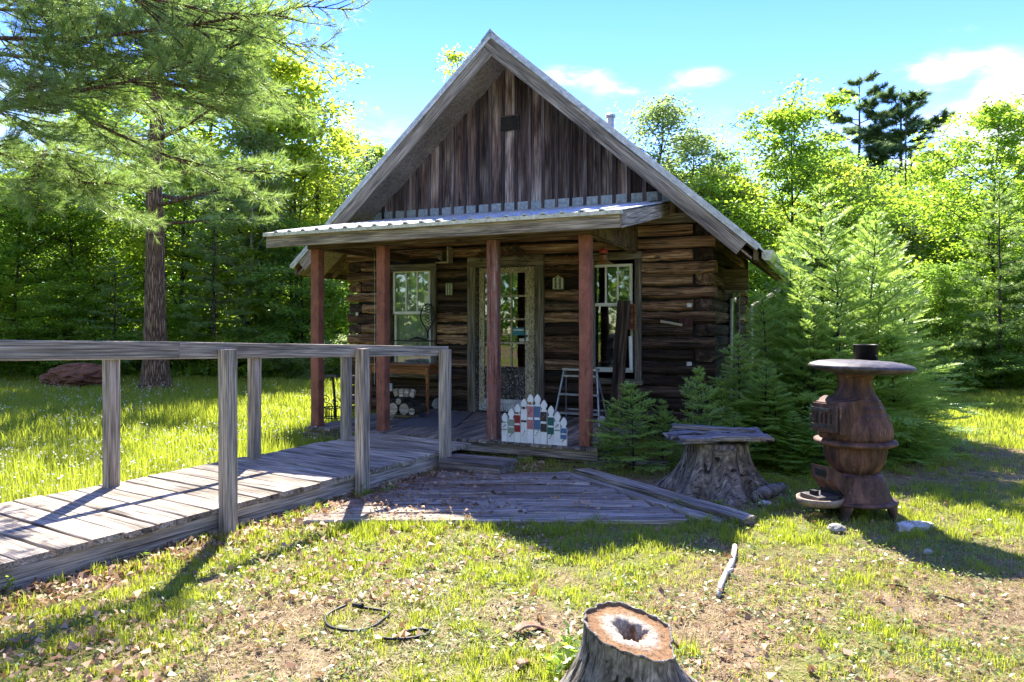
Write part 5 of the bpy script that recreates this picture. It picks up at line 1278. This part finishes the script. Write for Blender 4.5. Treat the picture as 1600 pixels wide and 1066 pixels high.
# ---- the big pine left of the cabin
pm = pine(11, 11.5, 3.3, 3.9, 44, .225, tn=15, tw=.95, nw=.0105, nL=.16, tw_n=26, tufts=8, profile=.6, mat='needle')
place('white_pine', pm, spot(243, 14.2, 0), 1, 1, R(40), 'big white pine with flared brown trunk left of the cabin', 'pine tree', None, MT['needle'], MT['bark'])
# ---- pine beyond the left edge: its boughs reach in at the top left
def edge_pine():
    r = rs(77); Y = 5.7; base = Vector((-5.6, Y + .2, gzf(-5.6, Y)))
    tm = MB(); tm.tube([base + Vector((0, 0, -.1)), base + Vector((0, 0, .5)), base + Vector((.05, 0, 4)), base + Vector((0, 0, 7.5))], [.30, .20, .15, .05], 16)
    paths = []; C = []; A = []
    specs = [([(-180, 190), (0, 161), (90, 148), (200, 128), (330, 88), (395, 60)], 8.2, .85), ([(-180, 60), (0, 172), (90, 152), (140, 188), (240, 236), (330, 262), (440, 272)], 8.6, .7),
             ([(-200, 60), (0, 60), (120, 62), (300, 40), (400, 22), (480, 10), (548, 16)], 8.0, .8), ([(-180, -60), (30, -40), (200, -10), (340, 20), (450, 26)], 7.6, .9),
             ([(-160, 150), (0, 175), (80, 230), (150, 300), (200, 340)], 9.4, .6), ([(-190, -120), (0, -90), (160, -60), (330, -40), (430, -10)], 9.0, .9),
             ([(-180, 30), (0, 85), (90, 95), (170, 110), (260, 150), (360, 160)], 9.2, .7), ([(-180, 240), (0, 240), (60, 262), (130, 285), (210, 290)], 9.0, .55),
             ([(-180, -40), (0, 15), (110, 20), (230, 60), (330, 120)], 8.8, .7), ([(-180, 10), (60, -10), (180, 30), (260, 90), (350, 130), (410, 140)], 9.6, .7), ([(-150, -100), (120, -60), (260, -10), (370, 30), (430, 50)], 9.8, .7)]
    for pp, Yb, tw in specs:
        Yb = Yb * .655; tw = tw * .68; q = [P(x, y, Yb + .2 * math.sin(i * 1.3)) for i, (x, y) in enumerate(pp)]; q[0] = Vector((base.x + .1, base.y, q[0].z))
        P_, C_, A_ = pine_limb(q, r, tw, 40, 6, start=.12, droop=.0, rad=.020, tr=.5); paths += P_; C += C_; A += A_
        for k in range(7):
            i = r.randint(1, len(q) - 2); a = q[i]; sd = Vector((r.uniform(.3, 1), r.uniform(-.9, .9), r.uniform(-.5, .35))).normalized() * .66; b = [a, a + sd * .5, a + sd * 1.0 + Vector((0, 0, -.05)), a + sd * 1.4 + Vector((0, 0, -.04))]
            P_, C_, A_ = pine_limb(b, r, tw * .7, 18, 7, start=.15, rad=.006, tr=.45); paths += P_; C += C_; A += A_
    b = tube_np(paths, 5); tm.add(b.v, b.f)
    V, F, rn = needles(np.array(C), np.array(A), 12, .085, .0042, r, .8)
    o = empty('white_pine', (0, 0, 0), 0, 'dark pine boughs reaching in across the top left corner', 'pine tree')
    link('trunk', tm.mesh('trunk', True, MT['bark']), o); link('crown', np_mesh('crown', V, F, MT['needle'], rn), o)
edge_pine()
# ---- leafy forest, left
tree(2, 30, 18.5, 255, 'low bright leafy tree at the left edge of the lawn', 'leafA', wide=1.1)
tree(0, 150, 21, 300, 'bright green leafy tree left behind the big pine', 'leafA')
tree(2, -40, 22, 260, 'leafy tree cut by the left frame edge behind the first row', 'leafA', wide=1.2)
tree(4, 118, 19, 250, 'tall dark-trunked tree between left edge and big pine', 'leafA', name='broadleaf_tree')
tree(1, 330, 22.5, -20, 'tall yellow-green maple just right of the big pine trunk', 'leafA', wide=1.25)
tree(0, 400, 20.5, 40, 'sunlit yellow-green maple whose crown ends at the blue sky', 'leafC', wide=1.15)
tree(1, 470, 21.5, 120, 'sunlit maple at the right end of the left wood', 'leafC', wide=.95)
tree(2, 470, 19.5, 330, 'low dark leafy tree left of the porch roof', 'leafB', wide=1.0)
tree(3, 532, 25, 178, 'thin sparse tree against the sky left of the gable', 'leafP')
tree(1, 585, 27, 205, 'small bright tree just left of the roof slope', 'leafA', wide=.7)
tree(0, 505, 26, 250, 'rounded leafy tree behind the sparse one', 'leafC', wide=.8)
tree(2, 235, 24, 330, 'leafy tree directly behind the big pine', 'leafA', wide=1.2)
tree(2, 370, 26, 260, 'leafy tree behind the birch trunks', 'leafA', wide=1.2)
tree(4, 60, 27, 250, 'tall tree far back at the left edge', 'leafB')
tree(1, 200, 29, 70, 'tall tree far behind the big pine', 'leafB', wide=1.1)
tree(2, 560, 22, 420, 'low dark tree seen between the two left porch posts', 'leafB', wide=1.1)
tree(2, 100, 17.5, 430, 'low bush-like tree at the lawn edge left of the soil mound', 'leafA', wide=1.1)
tree(2, 290, 18.5, 470, 'low leafy sapling clump right of the big pine', 'leafA', wide=1.2)
tree(2, 420, 19.5, 480, 'low leafy sapling clump behind the rail, middle', 'leafA', wide=1.3)
tree(2, -60, 17.5, 400, 'low leafy tree at the extreme left edge', 'leafC', wide=1.2)
for k, (px, Y, yt, lb) in enumerate(((376, 19.5, 180, 'white birch trunk standing right of the big pine'), (388, 20.5, 240, 'second slimmer birch close behind the first'))):
    tree(3, px, Y, yt, lb, 'leafP', MT['birch'], name='birch_tree', group='birches', rz=1.0 + k)
tree(3, 290, 20, 200, 'grey-barked slender tree between pine and birches', 'leafB', wide=1.0)
tree(3, 12, 20, 200, 'slender straight tree by the left frame edge', 'leafB')
# small dark pines in the wood
P2 = pine(21, 10, .8, 2.7, 44, .10, tn=14, tw=.8, nw=.018, nL=.19, tw_n=20, tufts=6, profile=.8, nseg=6, mat='needledark')
P3 = pine(22, 16, 4.5, 3.3, 40, .20, tn=20, tw=1.3, nw=.04, nL=.32, tw_n=22, tufts=8, profile=.5, nseg=6, mat='needledark')
def cone(m_, H0, px, Y, ytop, label, wide=1.0, mat='needledark', rz=0.):
    H = HC + (HY - ytop) / FP * Y; s = H / H0; return place('pine_tree', m_, spot(px, Y, -.05), s * wide, s, rz, label, 'pine tree', None, MT[mat], MT['barkdark'])
cone(P2, 10, 335, 18, 300, 'soft young pine between the big trunk and the birches', 1.2, 'needle')
cone(P2, 10, 180, 17.5, 400, 'soft small pine left of the big trunk', 1.3, 'needle', 2)
cone(P3, 16, 1343, 34, 118, 'tall ragged dark pine on the skyline, left of the pair', 1.0, 'needledark', 1)
cone(P3, 16, 1408, 33, 138, 'tall full dark pine on the skyline, right of the pair', 1.35, 'needledark', 3)
cone(P2, 10, 1562, 14.5, 275, 'pale soft young pine before the right-hand maple', .95, 'needle', 2)
cone(P2, 10, 1425, 20, 330, 'blue-green pine in the wood behind the stove', .9, 'needledark', 4)
# ---- leafy forest, right
tree(3, 1030, 22, 145, 'pale slender birch-like tree right behind the roof slope', 'leafP', wide=1.3)
tree(3, 1085, 23, 190, 'shorter pale tree beside the slender one behind the roof', 'leafP', wide=1.3)
tree(2, 1060, 24, 240, 'low full green tree right above the eave', 'leafA', wide=1.1)
tree(0, 1222, 18.5, 142, 'dark-stemmed maple with open crown centre right', 'leafA', wide=1.0, rz=2)
tree(2, 1135, 23, 228, 'rounded green tree filling in behind the eave', 'leafB', wide=.85)
tree(4, 1275, 24, 215, 'tall leafy tree behind and right of the dark-stemmed maple', 'leafB', wide=.9)
tree(0, 1150, 21, 255, 'yellow-green tree between the roof and the maple', 'leafC', wide=.9)
tree(0, 1310, 22, 235, 'yellow-green rounded tree below the dark skyline pines', 'leafC', wide=.9)
tree(4, 1470, 25, 235, 'leafy tree between the skyline pines and the right-hand maple', 'leafA', wide=.9)
tree(2, 1400, 24, 290, 'dark leafy tree below the tall pines', 'leafB', wide=1.0)
tree(0, 1556, 17.5, 135, 'dark-stemmed maple at the right frame edge', 'leafA', wide=.9)
tree(2, 1500, 20.5, 340, 'low leafy tree left of the right-hand maple', 'leafA', wide=1.0)
tree(2, 1470, 16.2, 400, 'dark leafy understorey tree behind the stove', 'leafB', wide=.9)
tree(2, 1590, 16.5, 390, 'dark leafy understorey tree at the right edge', 'leafB', wide=1.0)
tree(4, 1450, 22, 300, 'tall thin-stemmed tree behind the stove', 'leafB', wide=.9)
tree(1, 1680, 19, 170, 'leafy tree just off the right frame edge', 'leafA')
tree(0, 1640, 24, 250, 'leafy tree behind the one at the right edge', 'leafB')
tree(2, 1250, 20, 330, 'dark leafy tree behind the firs', 'leafB', wide=1.2)
tree(2, 1350, 19, 380, 'low dark tree close behind the firs', 'leafB', wide=1.2)
tree(0, 775, 24, 55, 'tree whose yellow-green top shows over the roof peak', 'leafC', wide=.72)
tree(2, 1530, 14.8, 500, 'low bush at the right lawn edge behind the stove', 'leafB', wide=1.2)
tree(2, 1620, 15, 470, 'low bush at the right frame edge', 'leafB', wide=1.2)
# ---- shrubs
SH = broadleaf(31, H=1.6, base=.15, spread=1.1, nl=7000, ls=.07, nlimb=16, up=.6)
def shrub(px, Y, h, label, mat='leafC', w=1.0):
    s = h / 1.7; return place('shrub', SH, spot(px, Y, -.03), s * w, s, px * .7, label, 'shrub', 'shrubs along the lawn edge', MT[mat], MT['barkdark'])
for px, Y, h, lb, mt_, w in ((345, 17.6, 1.1, 'yellow-leaved shrub right of the big pine foot', 'leafC', 1.2), (440, 17.3, .95, 'pale-leaved shrub behind the third rail bay', 'leafP', 1.3), (500, 17, .9, 'pale shrub seen beside the leftmost red post', 'leafP', 1.2), (540, 17.5, 1.1, 'pale shrub between the left red posts', 'leafP', 1.2),
                             (20, 17, 1.0, 'green shrub at the left end of the lawn', 'leafA', 1.4), (200, 17.4, 1.2, 'dark shrub between mound and big pine', 'leafB', 1.3), (1480, 14.0, .7, 'low dark shrub at the right lawn edge', 'leafB', 1.6), (1580, 14.2, .8, 'low shrub by the right frame edge', 'leafB', 1.5), (80, 18.3, 1.3, 'shrub behind the soil mound', 'leafB', 1.3), (400, 18.2, 1.3, 'leafy shrub at the birch foot', 'leafB', 1.4), (300, 17.8, 1.0, 'shrub just right of the pine foot, farther', 'leafA', 1.1)):
    shrub(px, Y, h, lb, mt_, w)
o = lump('soil_mound', spot(125, 15.4, -.12), (.72, .5, .34), MT['bush_dirt'], 'red-brown mound of soil at the far left edge of the lawn', 'soil mound', 3, 34, None, 22)
# ---- far-off woods, ring round the clearing
def woods():
    r = rs(99); n = 150000; az = np.where(r.uniform(0, 1, n) < .55, r.uniform(-.8, .8, n), r.uniform(-math.pi, math.pi, n)); rad = r.uniform(30, 48, n)
    fr = np.abs(az) < 1.0  # the rest is unseen, added for window reflections and less blue light
    x, y = rad * np.sin(az), rad * np.cos(az)
    top = 6.5 + 3.2 * fbm(az * 9 + 20, rad * .12, 4, 3) + np.where(fr, 0, 4); top = top * (rad / 40) ** .8
    top = np.where((az < -.28) & fr, top * .92, top)
    z = top * r.uniform(0.0, 1, n) ** 1.15
    c = np.stack([x, y, z], 1) + r.normal(size=(n, 3)) * .25
    nn = nrm(r.normal(size=(n, 3)) * .7 + np.array([0, 0, 1])); d = r.normal(size=(n, 3)); d[:, 2] = d[:, 2] * .5 - .3
    s = np.where(fr, r.uniform(.22, .42, n), r.uniform(.55, .9, n)); V, F = cards(c, d, nn, s, s * .7)
    m = MB(); rr = random.Random(8)
    for k in range(80):
        a = rr.uniform(-math.pi, math.pi) if k > 40 else rr.uniform(-.75, .75); q = rr.uniform(23, 42); h = rr.uniform(5, 9); X, Y_ = q * math.sin(a), q * math.cos(a); w = rr.uniform(.05, .13)
        m.tube([(X, Y_, -.1), (X + rr.uniform(-.2, .2), Y_, h * .5), (X + rr.uniform(-.4, .4), Y_, h)], [w, w * .7, w * .3], 5)
    k4 = [f for f in m.f if len(f) == 4]; F2 = np.array(k4) + len(V); Vt = np.array(m.v)
    me = np_mesh('distant_woods', np.concatenate([V, Vt]), np.concatenate([F, F2]), [MT['leafB'], MT['barkdark']], np.concatenate([r.uniform(0, 1, n), np.zeros(len(F2))]), np.concatenate([np.zeros(n), np.ones(len(F2))]))
    tag(link('distant_woods', me), 'dim mass of leafy woods far behind the clearing, with an unseen rear ring added', 'woods', kind='stuff')
woods()
def undergrowth():
    r = rs(55); n = 110000; px = r.uniform(-500, 2100, n); Y = np.where(px < 800, r.uniform(17.2, 24, n), r.uniform(14.2, 22, n)); X = (px - 800) / FP * Y
    keep = ~((X > -4.5) & (X < 5.5) & (Y < 16)); px, Y, X = px[keep], Y[keep], X[keep]; n = len(X)
    h = (.5 + 2.3 * fbm(X * .7, Y * .7, 7, 3)) * np.clip((Y - np.where(px < 800, 17, 14)) / 2.5, .25, 1.4)
    c = np.stack([X, Y, h * r.uniform(0, 1, n) ** .7], 1); nn = nrm(r.normal(size=(n, 3)) * .5 + np.array([0, 0, 1])); d = r.normal(size=(n, 3)); d[:, 2] *= .4
    s = r.uniform(.07, .16, n); V, F = cards(c, d, nn, s, s * .7); me = np_mesh('undergrowth', V, F, MT['leafA'], r.uniform(0, 1, n)); tag(link('undergrowth', me), 'low leafy undergrowth along the forest edge', 'undergrowth', kind='stuff')
undergrowth()
# ---- young firs by the cabin corner
FR = [fir(1, 3.0, .98, per=7, gap=.17, nw=.013, nl=.038, dens=.036), fir(2, 2.4, 1.0, per=6, gap=.16, nw=.013, nl=.040, dens=.034), fir(3, 1.0, .52, gap=.10, per=6, dens=.035), fir(4, 2.7, 1.15, per=5, gap=.21, nw=.014, nl=.042, dens=.04)]
def firp(v, H0, px, Y, ytop, label, w=1.0, mat='fir', rz=0.):
    H = HC + (HY - ytop) / FP * Y; s = H / H0; q = random.Random(px); o = place('fir_tree', FR[(0, 1, 2, 3)[v] if not (v < 2 and px % 3 == 0) else 3], spot(px, Y, -.02), s * w * q.uniform(.9, 1.12) * (1 if not (v < 2 and px % 3 == 0) else H0 / 2.7), s * (1 if not (v < 2 and px % 3 == 0) else H0 / 2.7), rz, label, 'fir tree', 'young firs beside the cabin', MT[mat], MT['barkdark']); o.rotation_euler = (q.uniform(-.07, .07), q.uniform(-.07, .07), rz); return o
for a in ((0, 3, 1287, 8.0, 288, 'tallest young fir beside the cabin corner', .95, 0.), (1, 2.4, 1345, 7.9, 330, 'second tallest fir, just right of the tallest', .95, 1.), (0, 3, 1240, 8.6, 350, 'fir nearest behind the gutter', .9, 2.),
          (1, 2.4, 1392, 8.2, 385, 'fir with upright yellow tips right behind the stove pipe', .95, 3.), (1, 2.4, 1205, 7.7, 455, 'fir against the side wall logs', .95, 4.), (0, 3, 1425, 8.6, 500, 'rightmost fir of the clump', .9, 5.),
          (1, 2.4, 1265, 7.2, 470, 'fir in front of the tallest one', 1.05, 6.), (1, 2.4, 1160, 7.3, 520, 'dark shaded fir right of the leaning plank', 1.1, 1.5), (0, 3, 1320, 7.1, 480, 'full fir directly left behind the stove', 1.1, 2.5), (1, 2.4, 1400, 7.4, 520, 'full fir directly right behind the stove', 1.05, 3.5),
          (1, 2.4, 1215, 6.9, 590, 'low fir between stump and stove', 1.35, 4.5), (1, 2.4, 1150, 6.75, 640, 'low shaded fir right behind the plank-topped stump', 1.5, 5.5), (1, 2.4, 1285, 6.55, 620, 'low fir close behind the stove belly', 1.3, .5), (1, 2.4, 1415, 7.2, 620, 'low fir at the right foot of the clump', 1.1, 1.2), (0, 3, 1370, 9.3, 330, 'fir at the back of the clump', 1.0, .9), (1, 2.4, 1310, 7.5, 395, 'fir between the tallest and the second tallest', 1.05, 2.2), (0, 3, 1255, 7.6, 420, 'fir at the front left of the tallest', 1.0, 3.3), (1, 2.4, 1365, 7.6, 450, 'fir just behind the stove top', 1.0, 4.4), (1, 2.4, 1190, 7.0, 560, 'fir filling the gap before the side wall', 1.2, 5.1), (0, 3, 1410, 9.0, 420, 'fir at the back right of the clump', 1.05, .3), (1, 2.4, 1240, 6.7, 640, 'lowest fir between stump and stove', 1.4, 2.9)):
    firp(a[0], a[1], a[2], a[3], a[4], a[5], a[6], 'fir', a[7])
for a in ((2, 1., 990, 6.75, 602, 'bushy bright fir seedling at the porch corner', 1.15, 0.), (2, 1., 1036, 6.9, 628, 'smaller seedling touching the bushy one on its right', .95, 2.), (2, 1., 955, 6.95, 640, 'small seedling behind the bushy one on its left', .9, 1.), (2, 1., 1097, 6.9, 578, 'slim fir seedling behind the plank-topped stump', .75, 3.), (2, 1., 1130, 7.2, 600, 'thin seedling right of the slim one', .8, 4.)):
    firp(*a[:6], a[6], 'fir', a[7])
# ---- lawn grass
def inside_rect(X, Y):
    """places where nothing grows: cabin, porch, boardwalk, stumps"""
    s = (X - C0.x) * CT - (Y - C0.y) * ST; t = (X - C0.x) * ST + (Y - C0.y) * CT
    cab = (s > -WH) & (s < WH) & (t > 0) & (t < DEP); pch = (s > dl - .02) & (s < dr + .02) & (t > TD - .02) & (t <= .1)
    w = (X - org.x) * nrmv.x + (Y - org.y) * nrmv.y; a = (X - org.x) * e.x + (Y - org.y) * e.y
    rp = (w > -.03) & (w < Wd + .04) & (a < .4)
    return cab | pch | rp
def on_platform(X, Y): return (Y > 4.93) & (Y < 6.5) & (X > -1.5 + .5 * (Y - 4.93)) & (X < 1.33 - .55 * (Y - 4.93))
def stumps(X, Y):
    c1 = G(1119, 766); c2 = Vector(((985 - 800) / FP * 2.62, 2.62)); return (np.hypot(X - c1.x, Y - c1.y) < .42) | (np.hypot(X - c2.x, Y - c2.y) < .19)
def scatter(n, y0, y1, seed, bias=1.0, pad=1.12):
    r = rs(seed); Y = y0 + (y1 - y0) * r.uniform(0, 1, n) ** bias; X = r.uniform(-.74, .74, n) * pad * Y; k = ~inside_rect(X, Y) & ~stumps(X, Y); return X[k], Y[k], r
def blades(name, X, Y, hgt, wid, r, mat, label, lean=.35):
    n = len(X); Z = gz(X, Y) - .004; c = np.stack([X, Y, Z], 1); th = r.uniform(0, 6.283, n); s = np.stack([np.cos(th), np.sin(th), np.zeros(n)], 1)
    d = np.stack([-np.sin(th), np.cos(th), np.zeros(n)], 1) * (r.normal(size=(n, 1)) * lean); up = np.array([0, 0, 1.0]); h = hgt[:, None]; w = wid[:, None]
    m1 = c + (up + d * .5) * h * .55; m2 = c + (up * .93 + d * 1.4) * h
    V = np.stack([c - s * w / 2, c + s * w / 2, m1 + s * w * .36, m1 - s * w * .36, m2], 1).reshape(-1, 3)
    b = np.arange(n)[:, None] * 5; F = np.concatenate([b + np.array([[0, 1, 2]]), b + np.array([[0, 2, 3]]), b + np.array([[3, 2, 4]])], 1).reshape(-1, 3)
    me = np_mesh(name, V, F, mat, np.repeat(r.uniform(0, 1, n), 3)); return tag(link(name, me), label, 'grass', kind='stuff')
def grass():
    # near lawn: short tufts, thick where the lawn is green
    X, Y, r = scatter(330000, 2.55, 8.2, 301, .95); cv = cover(X, Y); tuft = fbm(X * 13, Y * 13, 31, 2); li = litter(X, Y)
    k = (r.uniform(0, 1, len(X)) < (cv * 1.15 + .03) * np.clip((tuft - .33) * 4.5, .06, 1)) & ~(on_platform(X, Y) & (r.uniform(0, 1, len(X)) > .05)) & (r.uniform(0, 1, len(X)) > li * .8)
    X, Y, cv, tuft = X[k], Y[k], cv[k], tuft[k]; h = (.014 + .040 * np.clip(tuft * 1.6 - .35, 0, 1) * (.4 + cv)) * r.uniform(.5, 1.4, len(X)) + np.where((Y > 4.5) & (Y < 5.1), .015, 0) + np.clip((Y - 6.2) * .03, 0, .06)
    blades('grass', X, Y, h, r.uniform(.0028, .0055, len(X)), r, MT['grass'], 'short yellow-green lawn grass in sunlit tufts near the camera'); print('near blades', len(X))
    # beyond: longer lawn
    X, Y, r = scatter(300000, 7.8, 21, 302, .8, 1.25); cv = cover(X, Y); k = (r.uniform(0, 1, len(X)) < .3 + .75 * cv) & ~((np.hypot(X - 4, Y - 8) < 1.6)); X, Y, cv = X[k], Y[k], cv[k]
    tall = np.where(X < -1.5, 1.0, .45); n3 = fbm(X * 1.3, Y * 1.3, 61, 3); h = (.05 + .19 * n3 * tall) * r.uniform(.5, 1.3, len(X))
    blades('grass', X, Y, h, r.uniform(.009, .016, len(X)) * (Y / 11) ** .5, r, MT['meadow'], 'longer sunlit meadow grass beyond the boardwalk and cabin', .3); print('far blades', len(X))
    # tall fringe by the boardwalk, left
    X, Y, r = scatter(60000, 4.4, 9, 303, 1.0); w = (X - org.x) * nrmv.x + (Y - org.y) * nrmv.y; k = (w > Wd) & (w < Wd + 2.6) & (fbm(X * 2.5, Y * 2.5, 12, 2) > .42); X, Y = X[k], Y[k]
    blades('grass', X, Y, r.uniform(.08, .26, len(X)), r.uniform(.004, .008, len(X)), r, MT['meadow'], 'tall meadow grass right behind the boardwalk', .3)
    # along the boardwalk front, the platform edge, foot of the timbers
    pts = []
    rr = random.Random(4)
    for _ in range(150):
        q = rr.random()
        if q < .35: p = G(rr.uniform(520, 1150), rr.uniform(818, 842))
        elif q < .55: v = RP(rr.uniform(-5.5, -.5), rr.uniform(-.35, -.08)); p = v
        elif q < .75: p = G(rr.uniform(1170, 1480), rr.uniform(750, 800))
        elif q < .9: p = G(rr.uniform(1370, 1500), rr.uniform(690, 745))
        else: p = G(rr.uniform(880, 1080), rr.uniform(1000, 1066))
        pts += [(p.x + rr.gauss(0, .025), p.y + rr.gauss(0, .025)) for _ in range(rr.randint(25, 70))]
    A = np.array(pts); r = rs(9); blades('grass', A[:, 0], A[:, 1], r.uniform(.035, .10, len(A)), r.uniform(.003, .006, len(A)), r, MT['grass'], 'taller grass tufts along the boards and round the stump', .3)
grass()
def weeds():
    X, Y, r = scatter(52000, 2.5, 8.0, 401); cl = fbm(X * 6, Y * 6, 71, 3); k = (cl > .5) & ~(on_platform(X, Y) & (r.uniform(0, 1, len(X)) > .05)); X, Y = X[k], Y[k]; n = len(X)
    c = np.stack([X, Y, gz(X, Y) + r.uniform(.004, .03, n)], 1); d = r.normal(size=(n, 3)); d[:, 2] = r.uniform(-.1, .7, n); nn = nrm(r.normal(size=(n, 3)) * .35 + np.array([0, 0, 1])); s = r.uniform(.014, .036, n)
    V, F = cards(c, d, nn, s, s * .5); tag(link('ground_cover', np_mesh('ground_cover', V, F, MT['weed'], r.uniform(0, 1, n))), 'small broad-leaved weeds mixed in the front lawn', 'weeds', kind='stuff')
    # leafy sprigs round the foreground stump, firs and stump table
    rr = random.Random(14); P_ = []
    for _ in range(46):
        q = rr.random()
        if q < .35: p = G(rr.uniform(860, 925), rr.uniform(1000, 1066))
        elif q < .7: p = G(rr.uniform(1040, 1300), rr.uniform(762, 800))
        else: v = RP(rr.uniform(-4.5, -1), rr.uniform(-.3, -.06)); p = v
        z0 = gzf(p.x, p.y); h = rr.uniform(.03, .12)
        for j in range(rr.randint(8, 16)): P_.append((p.x + rr.gauss(0, .012), p.y + rr.gauss(0, .012), z0 + h * (j + 1) / 14))
    C = np.array(P_); n = len(C); r = rs(5); d = r.normal(size=(n, 3)); d[:, 2] = r.uniform(0, .8, n); s = r.uniform(.03, .06, n); V, F = cards(C, d, nrm(r.normal(size=(n, 3)) * .3 + np.array([0, 0, 1])), s, s * .42)
    tag(link('leafy_sprigs', np_mesh('leafy_sprigs', V, F, MT['leafA'], r.uniform(0, 1, n))), 'fresh green leafy sprigs at the stumps and boardwalk foot', 'weeds', kind='stuff')
weeds()
def litterbits():
    def bits(n, y0, y1, seed, fn, smin, smax, lift=.012):
        X, Y, r = scatter(n, y0, y1, seed); k = r.uniform(0, 1, len(X)) < fn(X, Y); X, Y = X[k], Y[k]; n = len(X); s = r.uniform(smin, smax, n)
        c = np.stack([X, Y, gz(X, Y) + r.uniform(.004, lift, n) + np.where(on_platform(X, Y), .04, 0)], 1); d = r.normal(size=(n, 3)); d[:, 2] *= .2; nn = nrm(r.normal(size=(n, 3)) * .35 + np.array([0, 0, 1])); V, F = cards(c, d, nn, s, s * .75)
        V = V.reshape(-1, 4, 3); V[:, 1] += r.normal(size=(n, 3)) * s[:, None] * .16; V[:, 2] += r.normal(size=(n, 3)) * s[:, None] * .14; V[:, 3] += r.normal(size=(n, 3)) * s[:, None] * .16; V[:, 1, 2] += s * r.uniform(.0, .35, n); V[:, 3, 2] += s * r.uniform(0, .35, n); V = V.reshape(-1, 3); return V, F, r.uniform(0, 1, n)
    parts = [bits(20000, 2.5, 5.5, 501, lambda X, Y: np.where(fbm(X * 1.6, Y * 1.6, 90, 3) > .53, .35, .06) * np.clip(1.1 - X * .5, .25, 1.6), .012, .05, .03),
             bits(60000, 3.0, 8.3, 502, lambda X, Y: litter(X, Y) * .8 * (1 - .75 * on_platform(X, Y)), .015, .055, .03), bits(26000, 2.5, 6.5, 503, lambda X, Y: np.where(cover(X, Y) < .35, .5, .05), .006, .018, .012)]
    V = []; F = []; rn = []; b = 0
    for v, f, q in parts: V.append(v); F.append(f + b); rn.append(q); b += len(v)
    me = np_mesh('fallen_leaves', np.concatenate(V), np.concatenate(F), MT['deadleaf'], np.concatenate(rn)); tag(link('fallen_leaves', me), 'dry brown and bleached fallen leaves on the lawn and beside the boardwalk', 'leaves', kind='stuff')
litterbits()
def needle_litter():
    X, Y, r = scatter(260000, 3.0, 8.3, 505); k = r.uniform(0, 1, len(X)) < litter(X, Y) * .75 + .02; X, Y = X[k], Y[k]; n = len(X)
    c = np.stack([X, Y, gz(X, Y) + r.uniform(.002, .012, n) + np.where(on_platform(X, Y), .042, 0)], 1); d = r.normal(size=(n, 3)); d[:, 2] *= .08; sd = np.cross(d, np.array([0, 0, 1.0]))
    V, F = tris(c, d, sd, r.uniform(.03, .08, n), r.uniform(.003, .006, n)); tag(link('pine_needle_litter', np_mesh('pine_needle_litter', V, F, MT['duff'], r.uniform(0, 1, n))), 'rust-brown pine needle litter on the old platform and beside the boardwalk', 'litter', kind='stuff')
needle_litter()
def thatch():
    X, Y, r = scatter(210000, 2.5, 8.2, 506); k = ~on_platform(X, Y) & (r.uniform(0, 1, len(X)) < .35 + .65 * (fbm(X * 2.2, Y * 2.2, 44, 3) > .5)); X, Y = X[k], Y[k]; n = len(X)
    c = np.stack([X, Y, gz(X, Y) + r.uniform(.001, .012, n)], 1); d = r.normal(size=(n, 3)); d[:, 2] = np.abs(d[:, 2]) * .18; sd = np.cross(d, np.array([0, 0, 1.0]))
    V, F = tris(c, d, sd, r.uniform(.02, .075, n), r.uniform(.002, .0045, n)); tag(link('dead_grass', np_mesh('dead_grass', V, F, MT['straw'], r.uniform(0, 1, n))), 'matted dead straw-coloured grass between the green tufts', 'dead grass', kind='stuff')
thatch()
def flowers():
    X, Y, r = scatter(5200, 5.0, 15.5, 601); k = (X < -2.2) & (fbm(X * .9, Y * .9, 15, 3) > .5); X, Y = X[k], Y[k]; rep = 3; X = np.repeat(X, rep) + r.normal(size=len(X) * rep) * .02; Y = np.repeat(Y, rep) + r.normal(size=len(Y) * rep) * .02; n = len(X)
    c = np.stack([X, Y, r.uniform(.12, .26, n)], 1); d = r.normal(size=(n, 3)); d[:, 2] *= .4; s = r.uniform(.012, .026, n); V, F = cards(c, d, nrm(r.normal(size=(n, 3)) + np.array([0, -.6, .6])), s, s * .9)
    tag(link('white_wildflowers', np_mesh('white_wildflowers', V, F, MT['petal'], r.uniform(0, 1, n))), 'small white wildflowers scattered in the meadow left of the boardwalk', 'flowers', kind='stuff')
flowers()
